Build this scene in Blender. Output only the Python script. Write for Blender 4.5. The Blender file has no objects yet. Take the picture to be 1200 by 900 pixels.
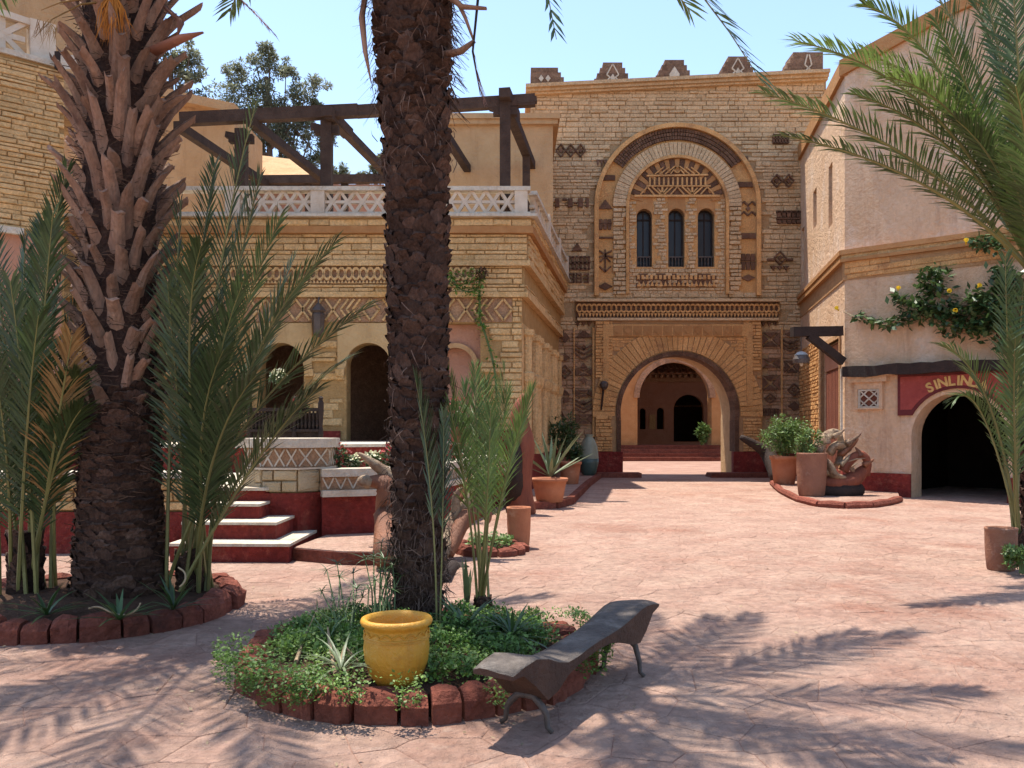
import bpy, math, random
from mathutils import Vector, Matrix, geometry
random.seed(7)
PI = math.pi
V = Vector
R = random.Random(11)
scene = bpy.context.scene
COL = scene.collection

# ------------------------------------------------------------------ camera, sky, sun, exposure
EYE, HOR, FPX = 1.65, 503.0, 1000.0
cam_d = bpy.data.cameras.new('camera'); cam = bpy.data.objects.new('camera', cam_d); COL.objects.link(cam)
cam.location = (0, 0, EYE); cam.rotation_euler = (PI/2, 0, 0)
cam_d.sensor_width = 36; cam_d.lens = 36*FPX/1200; cam_d.shift_y = (HOR-450)/1200
cam_d.clip_start = 0.1; cam_d.clip_end = 2000
scene.camera = cam
SUN = V((-0.205, 0.20, 1.0)).normalized()
world = bpy.data.worlds.new('World'); scene.world = world; world.use_nodes = True
wn = world.node_tree; bg = wn.nodes['Background']
sky = wn.nodes.new('ShaderNodeTexSky'); sky.sky_type = 'NISHITA'; sky.sun_disc = False
sky.sun_elevation = math.asin(SUN.z); sky.sun_rotation = math.atan2(SUN.x, SUN.y)
sky.air_density = 1.0; sky.dust_density = 0.7; sky.ozone_density = 1.0
wn.links.new(sky.outputs[0], bg.inputs[0]); bg.inputs[1].default_value = 0.14
sun_d = bpy.data.lights.new('sun', 'SUN'); sun_d.energy = 3.9; sun_d.angle = math.radians(0.53); sun_d.color = (1.0, 0.93, 0.82)
sun = bpy.data.objects.new('sun', sun_d); COL.objects.link(sun)
sun.rotation_euler = (-SUN).to_track_quat('-Z', 'Y').to_euler()
scene.view_settings.view_transform = 'Standard'; scene.view_settings.look = 'None'
scene.view_settings.exposure = 1.2; scene.view_settings.gamma = 1.0
scene.cycles.max_bounces = 8; scene.cycles.diffuse_bounces = 5
scene.cycles.sample_clamp_indirect = 6

# ------------------------------------------------------------------ helpers
def at(px, py, Y): return V(((px-600)*Y/FPX, Y, EYE+(HOR-py)*Y/FPX))
def gnd(px, py, h=0.0):
    Y = (EYE-h)*FPX/(py-HOR); return V(((px-600)*Y/FPX, Y, h))
def on_plane(px, py, P0, N):
    d = V(((px-600)/FPX, 1, (HOR-py)/FPX)); o = V((0, 0, EYE))
    return o + d*((P0-o).dot(N)/d.dot(N))

def mat(name, c1, c2=None, scale=3.0, rnd=0.0, bump=0.3, bscale=30.0, rough=0.85, spec=0.25, c3=None, s3=0.8, t3=0.62, stretch=None, sub=0.0, fine=0.0, streak=None, dirt=None):
    m = bpy.data.materials.new(name); m.use_nodes = True
    nt = m.node_tree; N = nt.nodes; L = nt.links
    p = N['Principled BSDF']; p.inputs['Roughness'].default_value = rough
    p.inputs['Specular IOR Level'].default_value = spec
    geo = N.new('ShaderNodeNewGeometry'); vec = geo.outputs['Position']
    if stretch:
        mp = N.new('ShaderNodeMapping'); mp.inputs['Scale'].default_value = stretch
        L.new(vec, mp.inputs['Vector']); vec = mp.outputs[0]
    if c2 is None: c2 = tuple(x*0.7 for x in c1)
    n1 = N.new('ShaderNodeTexNoise'); n1.inputs['Scale'].default_value = scale; n1.inputs['Detail'].default_value = 6; n1.inputs['Roughness'].default_value = 0.62
    L.new(vec, n1.inputs['Vector'])
    rp = N.new('ShaderNodeMapRange'); rp.inputs[1].default_value = 0.32; rp.inputs[2].default_value = 0.68
    L.new(n1.outputs[0], rp.inputs[0])
    mx = N.new('ShaderNodeMix'); mx.data_type = 'RGBA'
    mx.inputs[6].default_value = (*c1, 1); mx.inputs[7].default_value = (*c2, 1)
    L.new(rp.outputs[0], mx.inputs[0]); out = mx.outputs[2]
    if c3:
        n3 = N.new('ShaderNodeTexNoise'); n3.inputs['Scale'].default_value = s3; n3.inputs['Detail'].default_value = 8; n3.inputs['Roughness'].default_value = 0.7
        L.new(geo.outputs['Position'], n3.inputs['Vector'])
        r3 = N.new('ShaderNodeMapRange'); r3.inputs[1].default_value = t3-0.08; r3.inputs[2].default_value = t3+0.08
        L.new(n3.outputs[0], r3.inputs[0])
        m3 = N.new('ShaderNodeMix'); m3.data_type = 'RGBA'; L.new(r3.outputs[0], m3.inputs[0]); L.new(out, m3.inputs[6]); m3.inputs[7].default_value = (*c3, 1); out = m3.outputs[2]
    if streak:   # weathering runs: tall narrow noise
        ms_ = N.new('ShaderNodeMapping'); ms_.inputs['Scale'].default_value = (1.6, 1.6, .22); L.new(geo.outputs['Position'], ms_.inputs['Vector'])
        ns = N.new('ShaderNodeTexNoise'); ns.inputs['Scale'].default_value = 2.2; ns.inputs['Detail'].default_value = 7; ns.inputs['Roughness'].default_value = .72; L.new(ms_.outputs[0], ns.inputs['Vector'])
        rs = N.new('ShaderNodeMapRange'); rs.inputs[1].default_value = .52; rs.inputs[2].default_value = .74; rs.inputs[4].default_value = .8; L.new(ns.outputs[0], rs.inputs[0])
        m4 = N.new('ShaderNodeMix'); m4.data_type = 'RGBA'; L.new(rs.outputs[0], m4.inputs[0]); L.new(out, m4.inputs[6]); m4.inputs[7].default_value = (*streak, 1); out = m4.outputs[2]
    if dirt:     # dusty scuffs with hard edges
        nd = N.new('ShaderNodeTexNoise'); nd.inputs['Scale'].default_value = 6.5; nd.inputs['Detail'].default_value = 10; nd.inputs['Roughness'].default_value = .78; L.new(geo.outputs['Position'], nd.inputs['Vector'])
        rd_ = N.new('ShaderNodeMapRange'); rd_.inputs[1].default_value = .56; rd_.inputs[2].default_value = .66; rd_.inputs[4].default_value = .75; L.new(nd.outputs[0], rd_.inputs[0])
        m5 = N.new('ShaderNodeMix'); m5.data_type = 'RGBA'; L.new(rd_.outputs[0], m5.inputs[0]); L.new(out, m5.inputs[6]); m5.inputs[7].default_value = (*dirt, 1); out = m5.outputs[2]
    if fine:
        nf = N.new('ShaderNodeTexNoise'); nf.inputs['Scale'].default_value = bscale*1.3; nf.inputs['Detail'].default_value = 4
        L.new(vec, nf.inputs['Vector'])
        rf = N.new('ShaderNodeMapRange'); rf.inputs[1].default_value = 0.3; rf.inputs[2].default_value = 0.7; rf.inputs[3].default_value = 1-fine; rf.inputs[4].default_value = 1+fine
        L.new(nf.outputs[0], rf.inputs[0])
        vm = N.new('ShaderNodeVectorMath'); vm.operation = 'SCALE'; L.new(out, vm.inputs[0]); L.new(rf.outputs[0], vm.inputs['Scale']); out = vm.outputs[0]
    if rnd:
        oi = N.new('ShaderNodeObjectInfo'); ad = N.new('ShaderNodeMath'); ad.operation = 'ADD'
        L.new(oi.outputs['Random'], ad.inputs[0]); L.new(geo.outputs['Random Per Island'], ad.inputs[1])
        fr = N.new('ShaderNodeMath'); fr.operation = 'FRACT'; L.new(ad.outputs[0], fr.inputs[0])
        rr = N.new('ShaderNodeMapRange'); rr.inputs[3].default_value = 1-rnd; rr.inputs[4].default_value = 1+rnd; L.new(fr.outputs[0], rr.inputs[0])
        vm = N.new('ShaderNodeVectorMath'); vm.operation = 'SCALE'; L.new(out, vm.inputs[0]); L.new(rr.outputs[0], vm.inputs['Scale']); out = vm.outputs[0]
    L.new(out, p.inputs['Base Color'])
    if bump:
        nb = N.new('ShaderNodeTexNoise'); nb.inputs['Scale'].default_value = bscale; nb.inputs['Detail'].default_value = 8; nb.inputs['Roughness'].default_value = 0.65
        L.new(vec, nb.inputs['Vector'])
        b = N.new('ShaderNodeBump'); b.inputs['Strength'].default_value = bump; b.inputs['Distance'].default_value = 1.2/bscale
        L.new(nb.outputs[0], b.inputs['Height']); L.new(b.outputs[0], p.inputs['Normal'])
    if sub:   # thin leaf: some light passes through
        tr = N.new('ShaderNodeBsdfTranslucent'); ms = N.new('ShaderNodeMixShader'); ms.inputs[0].default_value = sub
        L.new(out, tr.inputs[0]); L.new(p.outputs[0], ms.inputs[1]); L.new(tr.outputs[0], ms.inputs[2])
        L.new(ms.outputs[0], N['Material Output'].inputs[0])
    return m

M = {}
M['ground'] = mat('paving_mortar', (.33,.20,.15), (.25,.145,.11), 1.3, 0, .6, 22, .92, .15, c3=(.40,.26,.20), s3=.6)
M['flag'] = mat('paving_flag', (.47,.315,.24), (.385,.23,.175), 1.4, .075, 1.0, 8, .9, .2, c3=(.33,.165,.115), s3=.4, t3=.59, fine=.17, dirt=(.50,.36,.285))
M['tan'] = mat('tan_stone', (.65,.455,.265), (.56,.375,.21), 2.2, .11, 1.0, 14, .93, .15, c3=(.43,.26,.13), s3=1.2, t3=.66, fine=.2, streak=(.48,.30,.16))
M['tanback'] = mat('tan_mortar', (.45,.295,.16), (.34,.215,.11), 4, 0, .8, 14, .95, .1)
M['gold'] = mat('golden_stone', (.68,.455,.225), (.58,.365,.165), 2.0, .11, 1.0, 14, .93, .15, c3=(.50,.26,.075), s3=.8, t3=.63, fine=.18, streak=(.40,.24,.09))
M['goldback'] = mat('golden_mortar', (.44,.275,.12), (.33,.195,.08), 4, 0, .8, 14, .95, .1)
M['brick'] = mat('rosy_brick', (.66,.365,.15), (.56,.29,.11), 2.6, .12, .9, 22, .93, .15, c3=(.38,.19,.085), s3=1.6, t3=.60, fine=.2)
M['brickback'] = mat('rosy_mortar', (.45,.265,.13), (.35,.195,.095), 4, 0, .8, 24, .95, .1)
M['brown'] = mat('brown_brick', (.175,.095,.060), (.115,.060,.038), 5, .25, .8, 22, .93, .12, c3=(.27,.165,.10), s3=3, t3=.66, fine=.25)
M['russet'] = mat('russet_brick', (.41,.25,.15), (.33,.19,.11), 4, .2, .9, 18, .93, .12, fine=.22)
M['orange']   = mat('orange_plaster', (.44,.23,.095), (.36,.17,.065), 3, .1, .5, 18, .92, .15)
M['plaster'] = mat('pale_plaster', (.66,.45,.29), (.57,.365,.22), .9, 0, .7, 8, .93, .15, c3=(.67,.51,.38), s3=.7, t3=.58, fine=.07, streak=(.42,.26,.165), dirt=(.58,.42,.30))
M['plaster2'] = mat('warm_plaster', (.54,.34,.18), (.45,.26,.125), 1.2, 0, .6, 8, .93, .15, c3=(.38,.22,.11), s3=.9, t3=.66, streak=(.36,.20,.10))
M['yplaster'] = mat('yellow_plaster', (.52,.36,.185), (.44,.285,.135), 2, 0, .6, 12, .92, .15, streak=(.36,.23,.11))
M['pink']     = mat('pink_plaster', (.46,.25,.17), (.39,.19,.12), 1.6, 0, .5, 10, .93, .15)
M['red'] = mat('red_wash', (.235,.034,.025), (.165,.022,.017), 2.5, 0, .8, 10, .8, .2, c3=(.30,.10,.065), s3=2.2, t3=.66, fine=.2, streak=(.13,.03,.022), dirt=(.30,.085,.055))
M['merlon'] = mat('merlon_brick', (.235,.15,.10), (.16,.095,.065), 5, .2, .9, 16, .93, .12, c3=(.33,.22,.14), s3=3, t3=.64, fine=.25)
M['redstone'] = mat('red_kerb_stone', (.26,.085,.055), (.17,.05,.034), 5, .2, .9, 18, .9, .15, c3=(.10,.04,.03), s3=3, t3=.62, fine=.2)
M['white'] = mat('lime_white', (.60,.53,.43), (.48,.41,.32), 4, .05, .7, 16, .9, .15, c3=(.36,.28,.20), s3=3, t3=.62, dirt=(.44,.33,.24), fine=.08)
M['lime']     = mat('limewashed_rail', (.62,.52,.41), (.52,.41,.30), 4, .06, .5, 18, .9, .15)
M['cream']    = mat('cream_block', (.50,.40,.26), (.42,.32,.19), 4, .12, .8, 14, .92, .15)
M['timber']   = mat('weathered_timber', (.085,.052,.038), (.05,.03,.022), 3, .2, .8, 18, .88, .2, stretch=(1,1,1))
M['darkwood'] = mat('dark_wood', (.035,.020,.015), (.02,.012,.009), 6, .2, .6, 26, .75, .3)
M['redwood']  = mat('red_brown_door', (.24,.075,.04), (.15,.045,.028), 7, .1, .7, 26, .75, .25, stretch=(1,1,.25))
M['drift']    = mat('driftwood', (.235,.092,.044), (.13,.05,.026), 5, .1, .6, 20, .6, .35, stretch=(1,1,.3))
M['driftgrey']= mat('bleached_wood', (.36,.27,.18), (.22,.145,.085), 5, .1, .8, 14, .7, .3, c3=(.10,.04,.025), s3=3.5, t3=.56)
M['terra']    = mat('terracotta', (.42,.17,.085), (.33,.12,.06), 4, .1, .35, 26, .8, .25, c3=(.48,.27,.17), s3=3, t3=.68)
M['terrad']   = mat('dull_terracotta', (.30,.145,.09), (.22,.10,.065), 4, .1, .5, 22, .85, .2, c3=(.38,.25,.18), s3=4, t3=.66)
M['yellow'] = mat('yellow_glaze', (.60,.30,.03), (.50,.235,.02), 3, 0, .35, 24, .45, .45, c3=(.40,.17,.02), s3=5, t3=.66, streak=(.38,.165,.025), dirt=(.56,.33,.08))
M['celadon']  = mat('grey_green_jar', (.26,.27,.20), (.20,.21,.15), 4, 0, .3, 20, .5, .4)
M['teal']     = mat('teal_glaze', (.06,.10,.085), (.045,.075,.065), 4, 0, .3, 20, .4, .5)
M['soil']     = mat('soil', (.10,.055,.035), (.06,.033,.022), 8, 0, 1.0, 16, .95, .1)
M['black'] = mat('room_shade_black', (.022,.015,.012), (.014,.010,.008), 3, 0, .2, 10, .9, .1)  # near-black colour stands in for the shade inside rooms
M['trunk']    = mat('palm_trunk', (.060,.034,.025), (.030,.016,.012), 9, .3, 1.0, 30, .92, .12, fine=.3)
M['scale']    = mat('palm_leaf_base', (.10,.058,.041), (.056,.031,.023), 7, .38, 1.0, 34, .9, .15, c3=(.17,.105,.070), s3=6, t3=.68, fine=.3, stretch=(1,1,.6))
M['boot']     = mat('palm_boot', (.33,.205,.14), (.21,.12,.082), 6, .25, .7, 30, .78, .25, stretch=(1,1,.2), fine=.18, c3=(.13,.07,.05), s3=2.5, t3=.63)
M['fibre']    = mat('palm_fibre', (.12,.070,.045), (.06,.034,.022), 9, .4, .4, 30, .9, .15)
M['fibrel']   = mat('palm_root_hair', (.15,.10,.075), (.09,.055,.042), 9, .5, .3, 30, .9, .15)
M['frond']    = mat('palm_frond', (.085,.13,.036), (.052,.088,.026), 2, .32, .15, 20, .48, .45, sub=.22)
M['frondy']   = mat('young_palm_frond', (.14,.205,.048), (.088,.14,.034), 2, .30, .15, 20, .48, .45, sub=.30)
M['frondd']   = mat('dark_palm_frond', (.066,.098,.032), (.040,.066,.022), 2, .35, .15, 20, .45, .5, sub=.18)
M['dead']     = mat('dead_frond', (.26,.125,.085), (.18,.08,.055), 3, .3, .3, 20, .85, .2)
M['straw']    = mat('straw_frond', (.30,.19,.07), (.22,.12,.045), 3, .3, .3, 20, .8, .2)
M['orangefl'] = mat('orange_tassel', (.48,.19,.035), (.36,.12,.02), 3, .3, .3, 20, .75, .2)
M['rachis']   = mat('palm_rachis', (.22,.20,.065), (.15,.14,.05), 3, .2, .2, 20, .5, .4)
M['cover']    = mat('ground_cover', (.115,.21,.035), (.07,.14,.025), 3, .45, .1, 20, .5, .4, sub=.25)
M['coverl']   = mat('pale_ground_cover', (.16,.25,.055), (.10,.18,.04), 3, .40, .1, 20, .5, .4, sub=.28)
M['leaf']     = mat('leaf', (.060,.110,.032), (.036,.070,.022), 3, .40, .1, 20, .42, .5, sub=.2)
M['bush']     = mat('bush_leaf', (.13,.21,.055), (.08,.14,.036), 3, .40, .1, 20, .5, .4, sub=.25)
M['euca']     = mat('eucalyptus_leaf', (.20,.215,.135), (.14,.155,.095), .8, .40, .1, 20, .5, .4, sub=.5)
M['bark']     = mat('bark', (.18,.13,.10), (.12,.085,.065), 3, 0, .6, 12, .9, .15)
M['sword']    = mat('sword_leaf', (.13,.165,.085), (.085,.115,.055), 4, .30, .15, 20, .45, .45, sub=.12)
M['stem']     = mat('green_stem', (.09,.13,.045), (.06,.09,.03), 4, .2, .1, 20, .6, .3)
M['drystem']  = mat('dry_stem', (.34,.26,.16), (.24,.17,.10), 4, .2, .2, 20, .8, .2)
M['fyellow']  = mat('yellow_petal', (.75,.55,.05), (.62,.42,.03), 4, .2, 0, 20, .6, .3, sub=.2)
M['fred']     = mat('red_petal', (.42,.08,.07), (.30,.05,.05), 4, .4, 0, 20, .6, .3, sub=.2)
M['fwhite']   = mat('white_petal', (.72,.70,.50), (.62,.58,.35), 4, .2, 0, 20, .6, .3, sub=.2)
M['bench']    = mat('grey_bench_wood', (.13,.105,.088), (.075,.058,.048), 6, .1, .8, 28, .62, .35, stretch=(.6,.6,1), c3=(.19,.16,.135), s3=5, t3=.60, fine=.2)
M['benchside']= mat('brown_bench_edge', (.105,.052,.033), (.06,.03,.02), 6, .1, .8, 24, .7, .3)
M['iron']     = mat('wrought_iron', (.085,.060,.048), (.05,.036,.03), 9, .1, .4, 30, .55, .5)
M['metal']    = mat('grey_metal', (.35,.36,.36), (.25,.26,.26), 6, 0, .1, 20, .4, .5)
M['glass']    = mat('dark_window_glass', (.020,.021,.026), (.014,.015,.02), 3, 0, .05, 6, .35, .3)
M['signred']  = mat('sign_red', (.36,.075,.060), (.26,.050,.042), 3, 0, .5, 14, .8, .2, c3=(.42,.16,.12), s3=4, t3=.68)
M['signdark'] = mat('sign_border', (.14,.03,.03), (.10,.02,.02), 4, 0, .3, 14, .8, .2)
M['signgold'] = mat('sign_letter', (.62,.40,.15), (.52,.32,.11), 6, .05, .3, 14, .75, .25)
M['tile']     = mat('roof_tile', (.36,.19,.11), (.26,.13,.075), 4, .2, .7, 12, .9, .15)

# --- mesh builder
class MB:
    def __init__(s): s.v = []; s.f = []
    def add(s, vs, fs):
        n = len(s.v); s.v += [tuple(x) for x in vs]; s.f += [tuple(i+n for i in f) for f in fs]
    def hexa(s, p):   # 8 points: bottom 4, top 4
        s.add(p, [(0,3,2,1),(4,5,6,7),(0,1,5,4),(1,2,6,5),(2,3,7,6),(3,0,4,7)])
    def box(s, a, b):
        x0,y0,z0 = a; x1,y1,z1 = b
        s.hexa([(x0,y0,z0),(x1,y0,z0),(x1,y1,z0),(x0,y1,z0),(x0,y0,z1),(x1,y0,z1),(x1,y1,z1),(x0,y1,z1)])
    def beam(s, p, q, w, h=None, up=V((0,0,1))):
        p = V(p); q = V(q); h = h or w; d = (q-p).normalized()
        u = d.cross(up)
        if u.length < 1e-4: u = d.cross(V((0,1,0)))
        u.normalize(); v = u.cross(d).normalized(); u = u*w/2; v = v*h/2
        s.hexa([p-u-v, p+u-v, q+u-v, q-u-v, p-u+v, p+u+v, q+u+v, q-u+v])
    def tube(s, pts, rad, n=6, cap=True, flat=1.0):
        pts = [V(p) for p in pts]; m = len(pts)
        if not hasattr(rad, '__len__'): rad = [rad]*m
        base = len(s.v); ref = V((0.13, 0.21, 0.97))
        for i, p in enumerate(pts):
            t = (pts[min(i+1, m-1)]-pts[max(i-1, 0)])
            t = t.normalized() if t.length > 1e-9 else V((0,0,1))
            if abs(t.dot(ref)) > .95: ref = V((0.9, 0.3, 0.1))
            a = t.cross(ref).normalized(); b = t.cross(a)
            for k in range(n):
                th = 2*PI*k/n; q = p+(a*math.cos(th)+b*math.sin(th)*flat)*rad[i]; s.v.append(tuple(q))
        for i in range(m-1):
            for k in range(n):
                k2 = (k+1) % n; s.f.append((base+i*n+k, base+i*n+k2, base+(i+1)*n+k2, base+(i+1)*n+k))
        if cap:
            s.f.append(tuple(base+k for k in range(n))[::-1]); s.f.append(tuple(base+(m-1)*n+k for k in range(n)))
    def lathe(s, prof, c=(0,0,0), n=28, wob=0.0, seed=1):
        rr = random.Random(seed); base = len(s.v); m = len(prof); c = V(c)
        ph = rr.random()*6
        for r, z in prof:
            for k in range(n):
                th = 2*PI*k/n; q = r*(1+wob*math.sin(2*th+ph)+wob*.6*math.sin(3*th+z*5+ph))
                s.v.append((c.x+q*math.cos(th), c.y+q*math.sin(th), c.z+z))
        for i in range(m-1):
            for k in range(n):
                k2 = (k+1) % n; s.f.append((base+i*n+k, base+i*n+k2, base+(i+1)*n+k2, base+(i+1)*n+k))
        s.f.append(tuple(base+k for k in range(n))[::-1]); s.f.append(tuple(base+(m-1)*n+k for k in range(n)))
    def plate(s, fr, outer, holes, w0, w1):
        """flat plate in frame fr from loops of (u,v); w0 back, w1 front"""
        loops = [outer]+list(holes)
        tri = geometry.tessellate_polygon([[V((a, b, 0)) for a, b in l] for l in loops])
        flat = [p for l in loops for p in l]; n = len(flat)
        vs = [fr.p(a, b, w1) for a, b in flat]+[fr.p(a, b, w0) for a, b in flat]
        fs = []
        for t in tri:
            fs.append(tuple(t)); fs.append(tuple(i+n for i in reversed(t)))
        o = 0
        for l in loops:
            m = len(l)
            for i in range(m):
                j = (i+1) % m; fs.append((o+i, o+j, o+j+n, o+i+n))
            o += m
        s.add(vs, fs)
    def bar(s, fr, a, b, wd, w0, w1):
        a = V(a); b = V(b); d = (b-a).normalized(); q = V((-d.y, d.x))*wd/2
        s.plate4(fr, [a-q, b-q, b+q, a+q], w0, w1)
    def plate4(s, fr, poly, w0, w1):
        n = len(poly)
        vs = [fr.p(p[0], p[1], w0) for p in poly]+[fr.p(p[0], p[1], w1) for p in poly]
        s.add(vs, [tuple(range(n))[::-1], tuple(range(n, 2*n))]+[(i, (i+1) % n, (i+1) % n+n, i+n) for i in range(n)])
    def mesh(s, name, m, smooth=False):
        me = bpy.data.meshes.new(name); me.from_pydata(s.v, [], s.f); me.update()
        if m is not None: me.materials.append(M[m] if isinstance(m, str) else m)
        if smooth: me.polygons.foreach_set('use_smooth', [True]*len(me.polygons))
        return me
    def build(s, name, m, parent=None, smooth=False, kind=None):
        return link(name, s.mesh(name, m, smooth), parent, kind)

class Frame:
    def __init__(s, o, u, n): s.o = V(o); s.u = V(u).normalized(); s.n = V(n).normalized(); s.z = V((0,0,1))
    def p(s, u, v, w=0.0): return s.o+s.u*u+s.z*v+s.n*w
    def mat(s): return Matrix(((s.u.x, -s.n.x, 0, 0), (s.u.y, -s.n.y, 0, 0), (s.u.z, -s.n.z, 1, 0), (0,0,0,1)))

def link(name, me, parent=None, kind=None, mw=None):
    o = bpy.data.objects.new(name, me); COL.objects.link(o)
    if parent is not None:
        o.parent = parent; o.matrix_parent_inverse = Matrix.Translation(-wloc(parent))
    if kind: o['kind'] = kind
    if mw is not None: o.matrix_basis = mw
    return o
WL = {}
def wloc(o):
    return WL.get(o.name, V((0,0,0)))
def thing(name, label, cat, loc=(0,0,0), group=None, kind=None):
    e = bpy.data.objects.new(name, None); COL.objects.link(e); e.location = loc; e.empty_display_size = .2
    WL[e.name] = V(loc)
    if kind: e['kind'] = kind
    else: e['label'] = label; e['category'] = cat
    if group: e['group'] = group
    return e
def tag(o, label, cat, group=None):
    o['label'] = label; o['category'] = cat
    if group: o['group'] = group
    return o
def arch(cx, cy, r, base, n=18, a0=0.0):
    """closed loop: horseshoe/round arch opening, springing angle a0 below the centre"""
    pts = []
    for k in range(n+1):
        th = -a0+(PI+2*a0)*k/n; pts.append((cx+r*math.cos(th), cy+r*math.sin(th)))
    pts.append((pts[-1][0], base)); pts.append((pts[0][0], base))
    return pts
def rect(u0, v0, u1, v1): return [(u0, v0), (u1, v0), (u1, v1), (u0, v1)]
def inpoly(p, poly):
    x, y = p; c = False; n = len(poly); j = n-1
    for i in range(n):
        xi, yi = poly[i]; xj, yj = poly[j]
        if (yi > y) != (yj > y) and x < (xj-xi)*(y-yi)/(yj-yi)+xi: c = not c
        j = i
    return c

# --- stones: unit stone 1x1x1, centred in u,v, front at y=-1 (towards the viewer), back at y=0
def unit_stone(seed, ch=.1):
    rr = random.Random(seed); mb = MB(); j = lambda a: (rr.random()-.5)*a
    b = [(-.5,0,-.5),(.5,0,-.5),(.5,0,.5),(-.5,0,.5)]
    m = [(x+j(.03), -.6+j(.1), z+j(.08)) for x, _, z in b]
    t = [(x*(1-ch*.8)+j(.05), -1+j(.22), z*(1-ch*2.4)+j(.10)) for x, _, z in b]
    mb.add(b+m+t, [(0,1,5,4),(1,2,6,5),(2,3,7,6),(3,0,4,7),(4,5,9,8),(5,6,10,9),(6,7,11,10),(7,4,8,11),(8,9,10,11)])
    return mb
USTONES = [unit_stone(i) for i in range(8)]
UMESH = {}
def stone_list(u0, v0, u1, v1, hr, wr, inside, seed):
    rr = random.Random(seed); out = []; v = v0
    while v < v1-hr[0]*.5:
        h = min(rr.uniform(*hr), v1-v); u = u0-rr.random()*wr[1]
        while u < u1:
            w = rr.uniform(*wr); a = max(u, u0); b = min(u+w, u1)
            if b-a > wr[0]*.35:
                c = ((a+b)/2, v+h/2)
                if inside is None or (inside(c) and inside((a+(b-a)*.1, c[1])) and inside((b-(b-a)*.1, c[1]))):
                    out.append((a, b, v, v+h))
            u += w
        v += h
    return out
def place_stones(lst, fr, m, parent, nind, pr=(.04,.08), gap=.008, name='stone', seed=3, order=None):
    rr = random.Random(seed)
    key = order or (lambda s: -(s[1]-s[0])*(s[3]-s[2]))
    lst = sorted(lst, key=key); rot = fr.mat(); big = MB()
    for i, (a, b, v0, v1) in enumerate(lst):
        k = rr.randrange(8); d = rr.uniform(*pr)
        if rr.random() < .03: d *= .5
        g = gap*rr.uniform(.6, 1.7)
        mw = Matrix.Translation(fr.p((a+b)/2, (v0+v1)/2, 0)) @ rot @ Matrix.Rotation(rr.uniform(-.012,.012), 4, 'Y') @ Matrix.Diagonal((b-a-g, d, v1-v0-g, 1))
        if i < nind:
            if (k, m) not in UMESH: UMESH[(k, m)] = USTONES[k].mesh('stone', m)
            link(name, UMESH[(k, m)], parent, None, mw)
        else:
            big.add([mw @ V(p) for p in USTONES[k].v], USTONES[k].f)
    if big.v: big.build(name+'_courses', m, parent, kind='stuff')

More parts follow.
